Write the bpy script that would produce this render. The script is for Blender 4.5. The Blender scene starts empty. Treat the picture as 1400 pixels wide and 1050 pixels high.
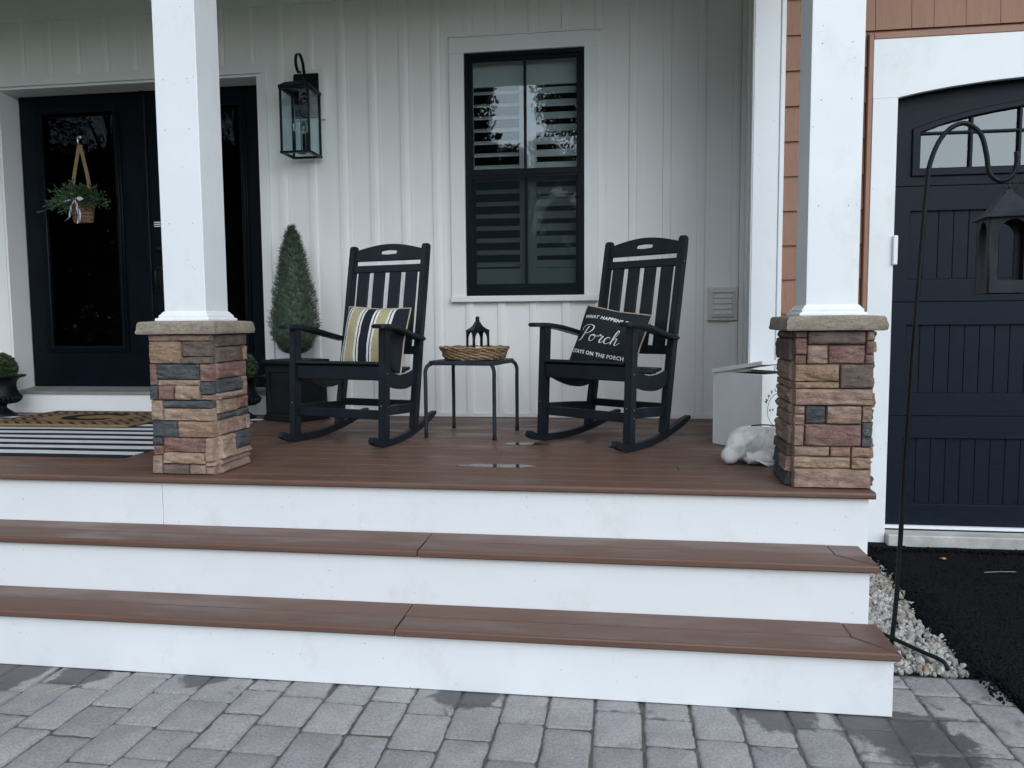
import bpy, bmesh, math, random
from mathutils import Vector, Matrix, Euler, noise
R = math.radians
S = bpy.context.scene
COL = S.collection
rnd = random.Random(7)

# ---------------------------------------------------------------- camera, sky, sun
yaw, pitch, roll = R(8.0814), R(4.6086), R(-.4469)
fw = Vector((-math.sin(yaw)*math.cos(pitch), math.cos(yaw)*math.cos(pitch), -math.sin(pitch)))
rt = Vector((math.cos(yaw), math.sin(yaw), 0)); up = rt.cross(fw)
rt2 = math.cos(roll)*rt + math.sin(roll)*up
up2 = -math.sin(roll)*rt + math.cos(roll)*up
cd = bpy.data.cameras.new('camera'); cam = bpy.data.objects.new('camera', cd); COL.objects.link(cam)
cd.sensor_width = 36; cd.lens = 1062.71/1400*36; cd.clip_start = .05; cd.clip_end = 600
m = Matrix((rt2, up2, -fw)).transposed().to_4x4(); m.translation = (-.0364, -2.9108, .6259)
cam.matrix_world = m; S.camera = cam

W = bpy.data.worlds.new('World'); S.world = W; W.use_nodes = True
nt = W.node_tree; bg = nt.nodes['Background']
sky = nt.nodes.new('ShaderNodeTexSky'); sky.sky_type = 'NISHITA'; sky.sun_disc = False
SUN_EL, SUN_AZ = R(35), R(152)
sky.sun_elevation = SUN_EL; sky.sun_rotation = SUN_AZ; sky.dust_density = 1.0; sky.air_density = 1.0
hs = nt.nodes.new('ShaderNodeHueSaturation'); hs.inputs['Saturation'].default_value = .35
tn = nt.nodes.new('ShaderNodeMix'); tn.data_type = 'RGBA'; tn.blend_type = 'MULTIPLY'; tn.inputs[0].default_value = 1; tn.inputs[7].default_value = (.90, .97, 1.03, 1)   # cool overcast cast
nt.links.new(sky.outputs[0], hs.inputs['Color']); nt.links.new(hs.outputs[0], tn.inputs[6]); nt.links.new(tn.outputs[2], bg.inputs['Color'])
bg.inputs['Strength'].default_value = .125
sl = bpy.data.lights.new('sun', 'SUN'); so = bpy.data.objects.new('sun', sl); COL.objects.link(so)
sl.energy = 1.0; sl.angle = R(80); sl.color = (.92, .965, 1)
sd = Vector((math.sin(SUN_AZ)*math.cos(SUN_EL), math.cos(SUN_AZ)*math.cos(SUN_EL), math.sin(SUN_EL)))
so.rotation_euler = sd.to_track_quat('Z', 'Y').to_euler()
S.view_settings.view_transform = 'Standard'; S.view_settings.look = 'None'
S.view_settings.gamma = 1; S.view_settings.use_curve_mapping = False
S.view_settings.exposure = .86

# ---------------------------------------------------------------- helpers
def thing(name, label, cat, loc=(0, 0, 0), rz=0, group=None):
    o = bpy.data.objects.new(name, None); COL.objects.link(o); o.empty_display_size = .1
    o.location = loc; o.rotation_euler = (0, 0, rz); tag(o, label, cat, group); return o
def tag(o, label=None, cat=None, group=None, kind=None):
    if label: o['label'] = label
    if cat: o['category'] = cat
    if group: o['group'] = group
    if kind: o['kind'] = kind
    return o
def link(name, me, mat, parent=None, smooth=False, loc=None, rot=None):
    if mat and not me.materials: me.materials.append(mat)
    o = bpy.data.objects.new(name, me); COL.objects.link(o)
    if parent: o.parent = parent
    if loc is not None: o.location = loc
    if rot is not None: o.rotation_euler = rot
    if smooth:
        for p in me.polygons: p.use_smooth = True
    return o
def from_bm(name, bm, mat, parent=None, smooth=False, loc=None, rot=None):
    me = bpy.data.meshes.new(name); bm.normal_update(); bm.to_mesh(me); bm.free()
    return link(name, me, mat, parent, smooth, loc, rot)
def add_box(bm, a, b, bev=0, seg=1, M=None):
    r = bmesh.ops.create_cube(bm, size=1)
    vs = r['verts']
    for v in vs:
        v.co = Vector(((a[i]+b[i])/2 + v.co[i]*(b[i]-a[i]) for i in range(3)))
    if bev:
        es = {e for v in vs for e in v.link_edges}
        g = bmesh.ops.bevel(bm, geom=list(es), offset=bev, segments=seg, affect='EDGES', profile=.5)
        vs = list({v for f in g['faces'] for v in f.verts} | {v for v in vs if v.is_valid})
    if M is not None:
        for v in vs: v.co = M @ v.co
    return vs
def box(name, a, b, mat, parent=None, bev=.0015, seg=1, rot=None, loc=None):
    bm = bmesh.new(); add_box(bm, a, b, bev, seg); return from_bm(name, bm, mat, parent, loc=loc, rot=rot)
def loft(bm, rings, cap=True, closed=True):
    R_ = [[bm.verts.new(p) for p in r] for r in rings]
    n = len(R_[0])
    for a, b in zip(R_, R_[1:]):
        for i in range(n if closed else n-1):
            j = (i+1) % n
            bm.faces.new((a[i], a[j], b[j], b[i]))
    if cap and closed:
        bm.faces.new(list(reversed(R_[0]))); bm.faces.new(R_[-1])
    return R_
def lathe(bm, prof, n=24, c=(0, 0)):
    rings = [[(c[0]+r*math.cos(2*math.pi*i/n), c[1]+r*math.sin(2*math.pi*i/n), z) for i in range(n)] for r, z in prof]
    loft(bm, rings)
def fixn(bm): bmesh.ops.recalc_face_normals(bm, faces=bm.faces[:])
def tube(bm, pts, rad, n=8, cap=True):
    pts = [Vector(p) for p in pts]; rings = []; prev = None
    rads = rad if isinstance(rad, (list, tuple)) else [rad]*len(pts)
    for i, p in enumerate(pts):
        t = (pts[min(i+1, len(pts)-1)] - pts[max(i-1, 0)]).normalized()
        if prev is None:
            a = t.orthogonal().normalized()
        else:
            a = (prev - t*prev.dot(t)).normalized()
        prev = a; b = t.cross(a)
        rings.append([p + (a*math.cos(2*math.pi*k/n) + b*math.sin(2*math.pi*k/n))*rads[i] for k in range(n)])
    loft(bm, rings, cap)
def bar(bm, pts, w, h, side=(1, 0, 0)):
    """rectangular bar swept along pts: w across 'side', h across the other"""
    pts = [Vector(p) for p in pts]; side = Vector(side).normalized(); rings = []
    for i, p in enumerate(pts):
        t = (pts[min(i+1, len(pts)-1)] - pts[max(i-1, 0)]).normalized()
        n_ = side.cross(t).normalized()
        ww = w[i] if isinstance(w, (list, tuple)) else w
        hh = h[i] if isinstance(h, (list, tuple)) else h
        rings.append([p+side*ww/2+n_*hh/2, p-side*ww/2+n_*hh/2, p-side*ww/2-n_*hh/2, p+side*ww/2-n_*hh/2])
    loft(bm, rings)
def smoothpath(pts, sub=6):
    P = [Vector(p) for p in pts]; out = []
    for i in range(len(P)-1):
        p0, p1, p2, p3 = P[max(i-1, 0)], P[i], P[i+1], P[min(i+2, len(P)-1)]
        for k in range(sub):
            t = k/sub
            out.append(.5*((2*p1)+(-p0+p2)*t+(2*p0-5*p1+4*p2-p3)*t*t+(-p0+3*p1-3*p2+p3)*t*t*t))
    out.append(P[-1]); return out
def shape2d(loops, ext, bev=0):
    """flat outline (list of closed loops of (x, z), holes included) extruded along y; returns a mesh"""
    cu = bpy.data.curves.new('outline', 'CURVE'); cu.dimensions = '2D'; cu.fill_mode = 'BOTH'; cu.extrude = ext/2-bev; cu.bevel_depth = bev; cu.bevel_resolution = 0
    for lp in loops:
        sp = cu.splines.new('POLY'); sp.points.add(len(lp)-1); sp.use_cyclic_u = True
        for p, q in zip(sp.points, lp): p.co = (q[0], q[1], 0, 1)
    o = bpy.data.objects.new('outline', cu); COL.objects.link(o)
    dg = bpy.context.evaluated_depsgraph_get(); dg.update()
    me = bpy.data.meshes.new_from_object(o.evaluated_get(dg))
    bpy.data.objects.remove(o); bpy.data.curves.remove(cu)
    me.materials.clear()
    me.transform(Matrix(((1, 0, 0, 0), (0, 0, -1, 0), (0, 1, 0, 0), (0, 0, 0, 1)))); return me
def text_mesh(body, size, off=0, ext=0, spacing=1.0, align='CENTER', res=3):
    cu = bpy.data.curves.new('lettering', 'FONT'); cu.body = body; cu.size = size; cu.offset = off; cu.extrude = ext
    cu.align_x = align; cu.align_y = 'CENTER'; cu.space_character = spacing; cu.resolution_u = res
    o = bpy.data.objects.new('lettering', cu); COL.objects.link(o)
    dg = bpy.context.evaluated_depsgraph_get(); dg.update()
    me = bpy.data.meshes.new_from_object(o.evaluated_get(dg)); bpy.data.objects.remove(o); bpy.data.curves.remove(cu)
    me.materials.clear(); return me
def copy_tree(o, parent=None):
    c = o.copy(); COL.objects.link(c)
    if parent: c.parent = parent
    for ch in list(o.children): copy_tree(ch, c)
    return c

# ---------------------------------------------------------------- materials
class G:
    def __init__(s, name, rough=.5, metal=0, spec=.5):
        s.m = bpy.data.materials.new(name); s.m.use_nodes = True; s.t = s.m.node_tree; s.n = s.t.nodes
        s.b = s.n['Principled BSDF']; s.b.inputs['Roughness'].default_value = rough
        s.b.inputs['Metallic'].default_value = metal; s.b.inputs['Specular IOR Level'].default_value = spec
        s._pos = None
    def new(s, t, **k):
        q = s.n.new('ShaderNode'+t)
        for a, b in k.items(): setattr(q, a, b)
        return q
    def l(s, a, b): s.t.links.new(a, b)
    def pos(s, scale=(1, 1, 1), obj=False, rot=(0, 0, 0)):
        g = s.new('TexCoord').outputs['Object'] if obj else s.new('NewGeometry').outputs['Position']
        mp = s.new('Mapping'); mp.inputs['Scale'].default_value = scale; mp.inputs['Rotation'].default_value = rot; s.l(g, mp.inputs[0]); return mp.outputs[0]
    def noise(s, vec, scale, detail=4, rough=.6, dist=0):
        q = s.new('TexNoise'); q.inputs['Scale'].default_value = scale; q.inputs['Detail'].default_value = detail
        q.inputs['Roughness'].default_value = rough; q.inputs['Distortion'].default_value = dist; s.l(vec, q.inputs['Vector']); return q.outputs['Fac']
    def voro(s, vec, scale, feat='F1'):
        q = s.new('TexVoronoi', feature=feat); q.inputs['Scale'].default_value = scale; s.l(vec, q.inputs['Vector']); return q.outputs['Distance']
    def ramp(s, fac, stops):
        q = s.new('ValToRGB'); e = q.color_ramp.elements
        while len(e) < len(stops): e.new(.5)
        for i, (p, c) in enumerate(stops):
            e[i].position = p; e[i].color = (*c, 1) if isinstance(c, tuple) else (c, c, c, 1)
        s.l(fac, q.inputs[0]); return q.outputs[0]
    def math(s, op, a, b=0, clamp=False):
        q = s.new('Math', operation=op, use_clamp=clamp)
        for i, v in enumerate((a, b)):
            if hasattr(v, 'links'): s.l(v, q.inputs[i])
            else: q.inputs[i].default_value = v
        return q.outputs[0]
    def mix(s, fac, a, b, mode='MIX'):
        q = s.new('Mix', data_type='RGBA', blend_type=mode)
        for i, v in ((0, fac), (6, a), (7, b)):
            if hasattr(v, 'links'): s.l(v, q.inputs[i])
            elif i == 0: q.inputs[0].default_value = v
            else: q.inputs[i].default_value = (*v, 1)
        return q.outputs[2]
    def color(s, c):
        if hasattr(c, 'links'): s.l(c, s.b.inputs['Base Color'])
        else: s.b.inputs['Base Color'].default_value = (*c, 1)
        return s
    def rough(s, r):
        s.l(r, s.b.inputs['Roughness'])
    def bump(s, h, strength=.3, dist=.01):
        q = s.new('Bump'); q.inputs['Strength'].default_value = strength; q.inputs['Distance'].default_value = dist
        s.l(h, q.inputs['Height']); s.l(q.outputs[0], s.b.inputs['Normal'])
    def rand(s): return s.new('ObjectInfo').outputs['Random']

def simple(name, c, rough=.5, metal=0, var=.15, vs=6, bump=0, bs=80, spec=.5, dist=.004):
    g = G(name, rough, metal, spec); p = g.pos()
    n = g.noise(p, vs); lo = tuple(x*(1-var) for x in c); hi = tuple(min(1, x*(1+var)) for x in c)
    g.color(g.ramp(n, [(.3, lo), (.7, hi)]))
    if bump: g.bump(g.noise(p, bs, 5), bump, dist)
    return g.m

def white_board(name, c=(.79, .81, .83), specks=True, rough=.42):
    g = G(name, rough); p = g.pos()
    col = g.ramp(g.noise(p, 2.2, 5), [(.3, tuple(x*.94 for x in c)), (.7, c)])
    if specks:
        v = g.new('TexVoronoi', feature='F1'); v.inputs['Scale'].default_value = 34; g.l(p, v.inputs['Vector'])
        d = g.math('LESS_THAN', v.outputs['Distance'], g.math('MULTIPLY', g.noise(p, 31, 2), .13))
        k = g.math('GREATER_THAN', g.noise(p, 7, 2), .54)
        col = g.mix(g.math('MULTIPLY', g.math('MULTIPLY', d, k), .75), col, (.22, .2, .18))
        sm = g.ramp(g.noise(g.pos((1, 1, .7)), 4.5, 8, .75), [(.54, 0.0), (.76, .42)])
        col = g.mix(sm, col, (.55, .53, .48))
    g.color(col); g.bump(g.noise(p, 160, 3), .05, .002); return g.m
M = {}
M['white'] = white_board('white_pvc')
M['siding'] = white_board('white_siding', (.86, .86, .85), specks=False, rough=.5)
M['trim'] = white_board('white_trim', (.81, .82, .825), specks=False)
def deck_mat():
    g = G('brown_composite', .5, 0, .4)
    p = g.pos((1.2, 34, 34)); wob = g.noise(p, 3.0, 6, .65, 1.0)
    base = g.ramp(wob, [(.25, (.130, .069, .048)), (.5, (.139, .075, .053)), (.8, (.148, .082, .059))])
    rr = g.rand(); base = g.mix(g.math('MULTIPLY', rr, .22), base, (.085, .045, .032))
    dirt = g.ramp(g.noise(g.pos((.8, 2.0, 1)), 3.5, 6, .7), [(.48, 0.0), (.75, .35)])
    col = g.mix(dirt, base, (.15, .115, .10))
    wet = g.ramp(g.noise(g.pos((.7, 2.6, 1)), 2.4, 5, .6), [(.42, 0.0), (.62, 1.0)])
    col = g.mix(g.math('MULTIPLY', wet, .18), col, (.06, .036, .028)); g.color(col)
    g.rough(g.math('SUBTRACT', .60, g.math('MULTIPLY', wet, .27))); g.bump(wob, .20, .003); return g.m
M['deck'] = deck_mat()
def black_plastic(name, c=(.0060, .0095, .0140), rough=.45):
    g = G(name, rough, 0, .35 if name == 'black_lumber' else .15); p = g.pos()
    g.color(g.ramp(g.noise(p, 9, 5), [(.3, tuple(x*.8 for x in c)), (.75, tuple(x*1.7 for x in c))]))
    g.bump(g.noise(g.pos((1, 1, .15)), 130, 3), .12, .002); return g.m
M['chair'] = black_plastic('black_lumber')
M['black_metal'] = black_plastic('black_metal', (.006, .008, .010), .42)
M['lantern_metal'] = black_plastic('weathered_black_metal', (.020, .023, .027), .55)
M['table'] = black_plastic('charcoal_metal', (.020, .025, .034), .5)
M['door'] = black_plastic('navy_black_paint', (.0012, .0035, .0065), .40)
M['winframe'] = black_plastic('black_window_frame', (.0022, .0050, .0080), .42)
M['urn'] = black_plastic('black_urn', (.006, .007, .009), .45)
M['soil'] = simple('potting_soil', (.02, .015, .01), .95, bump=.8, bs=90)
M['dark_gap'] = simple('dark_backing', (.012, .010, .009), .95)
M['screw'] = simple('steel', (.55, .56, .57), .35, 1)
M['sill_metal'] = simple('grey_threshold', (.30, .30, .28), .45, .3)
M['shutter'] = simple('white_shutter_paint', (.72, .76, .76), .5, var=.04)
M['interior'] = simple('dim_interior', (.10, .095, .085), .9)
M['cream'] = simple('cream_plastic', (.66, .65, .61), .5, var=.06)
M['box_metal'] = simple('painted_white_metal', (.80, .82, .82), .45, var=.05)
M['mat_print'] = simple('dark_mat_print', (.022, .019, .017), .98, spec=.03)
M['emblem'] = simple('black_print', (.02, .025, .03), .5)
M['concrete'] = simple('pale_concrete', (.42, .42, .40), .9, var=.22, vs=9, bump=.5, bs=60)
M['brown_trim'] = simple('brown_trim', (.27, .135, .085), .5, var=.1)
M['ceil'] = simple('painted_ceiling', (.74, .76, .75), .5)
M['bark'] = simple('bark', (.06, .045, .035), .95, var=.3, bump=1, bs=20, dist=.03)
def garage_mat():
    g = G('black_woodgrain_door', .5, 0, .15)
    p = g.pos((6, 6, 55)); w = g.noise(p, 2.2, 7, .7, 1.5)
    g.color(g.ramp(w, [(.3, (.0028, .0062, .0130)), (.7, (.0066, .0120, .0215))])); g.bump(w, .30, .003)
    g.rough(g.ramp(w, [(.3, .38), (.7, .55)])); return g.m
M['garage'] = garage_mat()
def shingle_mat():
    g = G('cedar_brown_shingle', .65)
    w = g.noise(g.pos((60, 60, 2.2)), 2.0, 6, .7, .6)
    base = g.ramp(w, [(.25, (.235, .120, .075)), (.75, (.335, .180, .118))])
    base = g.mix(g.math('MULTIPLY', g.rand(), .3), base, (.25, .125, .078))
    g.color(base); g.bump(w, .45, .004); return g.m
M['shingle'] = shingle_mat()
def stone_mat(name, c, c2):
    c = tuple(x*1.12 for x in c); c2 = tuple(x*1.12 for x in c2)
    g = G(name, .85, 0, .25); p = g.pos()
    a = g.noise(p, 16, 6, .65, .5); b = g.noise(p, 90, 4, .7)
    col = g.ramp(a, [(.28, tuple(x*.72 for x in c)), (.5, c), (.74, c2)])
    col = g.mix(g.ramp(b, [(.35, .38), (.6, 0.0)]), col, tuple(x*.45 for x in c))
    vein_crevice = g.math('ABSOLUTE', g.math('SUBTRACT', g.noise(g.pos((1, 1, 2.6)), 13, 6, .6, .9), .5))
    col = g.mix(g.ramp(vein_crevice, [(.0, .45), (.025, 0.0)]), col, tuple(x*.35 for x in c))  # thin dark veins, with crevice shade put into the stone colour
    g.color(col)
    h = g.math('ADD', g.noise(g.pos((1, 1, 3)), 22, 8, .72, .8), g.math('MULTIPLY', b, .4)); g.bump(h, 1.0, .014); return g.m
M['st_tan'] = stone_mat('tan_stone', (.33, .225, .175), (.44, .33, .27))
M['st_ochre'] = stone_mat('ochre_stone', (.33, .22, .15), (.43, .31, .23))
M['st_red'] = stone_mat('russet_stone', (.24, .140, .118), (.34, .225, .195))
M['st_grey'] = stone_mat('blue_grey_stone', (.085, .092, .098), (.15, .155, .155))
M['st_brown'] = stone_mat('brown_grey_stone', (.165, .125, .105), (.25, .195, .165))
M['st_light'] = stone_mat('pale_tan_stone', (.39, .275, .20), (.50, .385, .30))
M['cap'] = stone_mat('cast_stone_cap', (.33, .275, .22), (.41, .355, .295))
M['mortar'] = simple('dark_joint', (.05, .04, .035), .95)
def paver_mat():
    g = G('grey_paver', .8, 0, .35); p = g.pos()
    a = g.noise(p, 7, 5, .6); b = g.noise(p, 120, 5, .75); r = g.rand()
    col = g.ramp(a, [(.3, (.345, .332, .322)), (.7, (.455, .438, .425))])
    col = g.mix(g.math('MULTIPLY', r, .4), col, (.235, .222, .235))
    big = g.noise(p, 2.6, 6, .7); col = g.mix(g.ramp(big, [(.35, .30), (.6, 0.0)]), col, (.15, .155, .165))
    col = g.mix(g.ramp(b, [(.35, .45), (.58, 0.0)]), col, (.09, .09, .095))
    col = g.mix(g.ramp(b, [(.58, 0.0), (.74, .6)]), col, (.44, .445, .46))
    # damp stains: irregular blotches gathered along the foot of the steps
    sx = g.new('SeparateXYZ'); g.l(g.new('NewGeometry').outputs['Position'], sx.inputs[0])
    near = g.ramp(g.math('ADD', sx.outputs['Y'], .62), [(0.0, 0.0), (.14, .55), (.2, .62)])
    blot = None
    for bx, by, br in ((.80, -.55, .12), (.90, -.60, .09), (.72, -.47, .08), (-2.25, -.50, .10), (-1.95, -.46, .06), (.45, -.44, .08), (-.55, -.44, .07), (-1.5, -.43, .05)):
        dd = g.new('VectorMath', operation='DISTANCE'); g.l(g.new('NewGeometry').outputs['Position'], dd.inputs[0]); dd.inputs[1].default_value = (bx, by, -.61)
        q = g.math('MULTIPLY', g.math('SUBTRACT', 1, g.math('DIVIDE', dd.outputs['Value'], br*2.0), True), .62)
        blot = q if blot is None else g.math('MAXIMUM', blot, q)
    wn = g.noise(p, 11, 5, .6, .6)
    wsum = g.math('ADD', g.math('ADD', g.math('MULTIPLY', near, .20), blot), g.math('MULTIPLY', wn, .85))
    ge = g.new('SeparateXYZ'); g.l(g.new('TexCoord').outputs['Generated'], ge.inputs[0])
    ed = g.math('MINIMUM', g.math('MINIMUM', ge.outputs['X'], g.math('SUBTRACT', 1, ge.outputs['X'])), g.math('MINIMUM', ge.outputs['Y'], g.math('SUBTRACT', 1, ge.outputs['Y'])))
    rim = g.math('MULTIPLY', g.ramp(g.math('ADD', ed, g.math('MULTIPLY', g.math('SUBTRACT', wn, .5), .12)), [(.0, 1.0), (.10, 0.0)]), g.ramp(big, [(.42, 0.0), (.60, 1.0)]))
    col = g.mix(g.math('MULTIPLY', rim, .5), col, (.10, .10, .10))
    wsum = g.math('ADD', wsum, g.math('MULTIPLY', rim, g.math('MULTIPLY', near, .45)))
    wet = g.ramp(wsum, [(.63, 0.0), (.74, 1.0)])
    col = g.mix(g.math('MULTIPLY', wet, .78), col, (.045, .045, .048)); g.color(col)
    g.rough(g.math('SUBTRACT', .82, g.math('MULTIPLY', wet, .3)))
    g.bump(g.math('ADD', g.noise(p, 24, 6, .7), g.math('MULTIPLY', b, .5)), .55, .006); return g.m
M['paver'] = paver_mat()
M['sand'] = simple('joint_sand', (.105, .10, .092), .95, var=.4, vs=20, bump=1, bs=200)
def asphalt_mat():
    g = G('new_asphalt', .9, 0, .12); p = g.pos()
    v = g.voro(p, 95); b = g.noise(p, 60, 6, .8)
    col = g.ramp(b, [(.35, (.0025, .0033, .0048)), (.7, (.0115, .0130, .0155))])
    col = g.mix(g.ramp(g.noise(p, 240, 2), [(.70, 0.0), (.76, .55)]), col, (.14, .13, .12))
    g.color(col); g.bump(g.math('SUBTRACT', g.noise(p, 30, 6, .8), v), 1.0, .012); return g.m
M['asphalt'] = asphalt_mat()
def lawn_mat():
    g = G('lawn', .9); p = g.pos()
    g.color(g.ramp(g.noise(p, 1.2, 8, .7), [(.3, (.028, .055, .014)), (.7, (.06, .10, .03))])); g.bump(g.noise(p, 30, 5), 1, .05); return g.m
M['lawn'] = lawn_mat()
def leaf_mat(name, a, b, rough=.55):
    g = G(name, rough, 0, .35); p = g.pos()
    g.color(g.ramp(g.noise(p, 40, 3, .7), [(.32, a), (.68, b)]))
    return g.m
M['topiary'] = leaf_mat('topiary_needles', (.022, .042, .027), (.085, .125, .080))
M['box_leaf'] = leaf_mat('boxwood_leaves', (.020, .042, .018), (.095, .14, .065))
M['basket_leaf'] = leaf_mat('basket_leaves', (.02, .05, .018), (.06, .11, .045))
def tree_leaf():
    g = G('tree_leaves', .6); p = g.pos()
    g.color(g.ramp(g.noise(p, 1.1, 4), [(.3, (.02, .045, .012)), (.7, (.055, .09, .028))])); return g.m
M['tree_leaf'] = tree_leaf()
def pebble_mat():
    g = G('pale_gravel', .85); p = g.pos()
    v = g.new('TexVoronoi', feature='F1'); v.inputs['Scale'].default_value = 34; g.l(p, v.inputs['Vector'])
    s_ = g.new('SeparateColor'); g.l(v.outputs['Color'], s_.inputs[0])
    col = g.ramp(s_.outputs[0], [(.0, (.22, .21, .19)), (.4, (.36, .35, .33)), (.75, (.52, .50, .47)), (.97, (.30, .22, .16))])
    col = g.mix(g.ramp(g.noise(p, 120, 3), [(.4, .35), (.6, 0.0)]), col, (.15, .14, .13)); g.color(col)
    g.bump(g.noise(p, 150, 3), .4, .003); return g.m
M['gravel'] = pebble_mat()
def glass_mat(name, tint=.9, f0=.06, rough=0.0, wave=0):
    """one sheet surface: tinted see-through plus an angle dependent mirror"""
    m_ = bpy.data.materials.new(name); m_.use_nodes = True; t = m_.node_tree; t.nodes.clear()
    N = t.nodes.new; L = t.links.new
    o = N('ShaderNodeOutputMaterial'); mx = N('ShaderNodeMixShader'); tr = N('ShaderNodeBsdfTransparent'); gl = N('ShaderNodeBsdfGlossy')
    ge = N('ShaderNodeNewGeometry'); dt = N('ShaderNodeVectorMath'); dt.operation = 'DOT_PRODUCT'; L(ge.outputs['Incoming'], dt.inputs[0]); L(ge.outputs['Normal'], dt.inputs[1])
    def mt(op, a, b):
        q = N('ShaderNodeMath'); q.operation = op
        for k, v in enumerate((a, b)):
            if hasattr(v, 'links'): L(v, q.inputs[k])
            else: q.inputs[k].default_value = v
        return q.outputs[0]
    c = mt('ABSOLUTE', dt.outputs['Value'], 0); f = mt('ADD', mt('MULTIPLY', mt('POWER', mt('SUBTRACT', 1, c), 5), 1-f0), f0)
    tr.inputs[0].default_value = (tint*.95, tint*.99, tint, 1); gl.inputs['Roughness'].default_value = rough; gl.inputs[0].default_value = (.90, .97, 1, 1)
    if wave:
        nz = N('ShaderNodeTexNoise'); nz.inputs['Scale'].default_value = 3.5; bp = N('ShaderNodeBump'); bp.inputs['Strength'].default_value = wave; bp.inputs['Distance'].default_value = .01
        L(ge.outputs['Position'], nz.inputs['Vector']); L(nz.outputs['Fac'], bp.inputs['Height']); L(bp.outputs[0], gl.inputs['Normal'])
    L(f, mx.inputs[0]); L(tr.outputs[0], mx.inputs[1]); L(gl.outputs[0], mx.inputs[2]); L(mx.outputs[0], o.inputs[0]); return m_
M['glass'] = glass_mat('window_glass', .83, .048, .009, .04)
M['door_glass'] = glass_mat('door_glass', .55, .012, .014, .02)
M['clear'] = glass_mat('lantern_glass', .97, .02)
M['garage_glass'] = glass_mat('garage_glass', .4, .080, .03, .05)
def screen_mat():
    m_ = bpy.data.materials.new('insect_screen'); m_.use_nodes = True; t = m_.node_tree; t.nodes.clear()
    o = t.nodes.new('ShaderNodeOutputMaterial'); mx = t.nodes.new('ShaderNodeMixShader'); tr = t.nodes.new('ShaderNodeBsdfTransparent')
    df = t.nodes.new('ShaderNodeBsdfDiffuse'); df.inputs[0].default_value = (.02, .03, .035, 1); mx.inputs[0].default_value = .34
    t.links.new(tr.outputs[0], mx.inputs[1]); t.links.new(df.outputs[0], mx.inputs[2]); t.links.new(mx.outputs[0], o.inputs[0]); return m_
M['screen'] = screen_mat()
def water_mat():
    g = G('rain_water', .04, 0, 1.0); g.color((.06, .038, .03)); g.b.inputs['IOR'].default_value = 1.5; return g.m
M['water'] = water_mat()
def wicker_mat(name, a, b):
    g = G(name, .75); p = g.pos()
    g.color(g.ramp(g.noise(g.pos((1, 1, 5)), 30, 5, .7), [(.3, a), (.5, tuple((x+y)/2 for x, y in zip(a, b))), (.75, b)])); g.bump(g.noise(p, 220, 3), .5, .003); return g.m
M['wicker'] = wicker_mat('pale_wicker', (.12, .07, .035), (.42, .29, .17))
M['basket'] = wicker_mat('brown_basket', (.08, .045, .025), (.24, .14, .08))
M['burlap'] = wicker_mat('tan_burlap', (.20, .12, .06), (.34, .22, .12))
def fabric(name, c, r=.95):
    g = G(name, r, 0, .1); p = g.pos(obj=True)
    a = g.new('TexWave'); a.inputs['Scale'].default_value = 160; g.l(p, a.inputs['Vector'])
    n = g.noise(p, 40, 4)
    g.color(g.ramp(n, [(.3, tuple(x*.85 for x in c)), (.7, tuple(min(1, x*1.1) for x in c))])); g.bump(g.math('ADD', a.outputs['Fac'], n), .25, .002); return g.m
M['dark_fabric'] = fabric('charcoal_canvas', (.022, .026, .033))
M['thread'] = fabric('white_thread', (.72, .72, .70))
M['piping'] = fabric('tan_piping', (.44, .36, .26))
M['bag'] = fabric('white_cloth_bag', (.74, .73, .70))
def stripes(name, stops, axis='X', obj=True, bumps=.2, scale=1.0):
    """stops: list of (position in metres, colour), constant bands along the object axis; cloth print"""
    g = G(name, .95, 0, .1); p = g.pos(obj=obj)
    sx = g.new('SeparateXYZ'); g.l(p, sx.inputs[0])
    n = g.math('MULTIPLY', g.math('SUBTRACT', g.noise(p, 30, 3), .5), .004)
    f = g.math('ADD', sx.outputs[axis], n)
    lo = stops[0][0]; hi = stops[-1][0]
    fac = g.math('DIVIDE', g.math('SUBTRACT', f, lo), hi-lo)
    q = g.new('ValToRGB'); q.color_ramp.interpolation = 'CONSTANT'; e = q.color_ramp.elements
    sp = stops[:-1]
    while len(e) < len(sp): e.new(.99)
    for i, (x, c) in enumerate(sp): e[i].position = (x-lo)/(hi-lo); e[i].color = (*c, 1)
    g.l(fac, q.inputs[0]); col = g.mix(g.ramp(g.noise(p, 70, 4), [(.3, .25), (.7, 0.0)]), q.outputs[0], (.2, .19, .18), 'MULTIPLY')
    g.color(col); g.bump(g.noise(p, 300, 2), bumps, .002); return g.m

# ================================================================ GROUND
def sheet(name, corners, mat, sub=1, kind='structure', nz=0, nsc=8):
    bm = bmesh.new(); vs = [bm.verts.new(c) for c in corners]; bm.faces.new(vs)
    if sub > 1: bmesh.ops.subdivide_edges(bm, edges=bm.edges[:], cuts=sub, use_grid_fill=True)
    if nz:
        for v in bm.verts: v.co.z += (noise.noise(v.co*nsc))*nz
    o = from_bm(name, bm, mat); tag(o, kind=kind); return o
sheet('lawn', [(-200, -300, -.74), (200, -300, -.74), (200, 200, -.74), (-200, 200, -.74)], M['lawn'])
GZ = -.627
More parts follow.
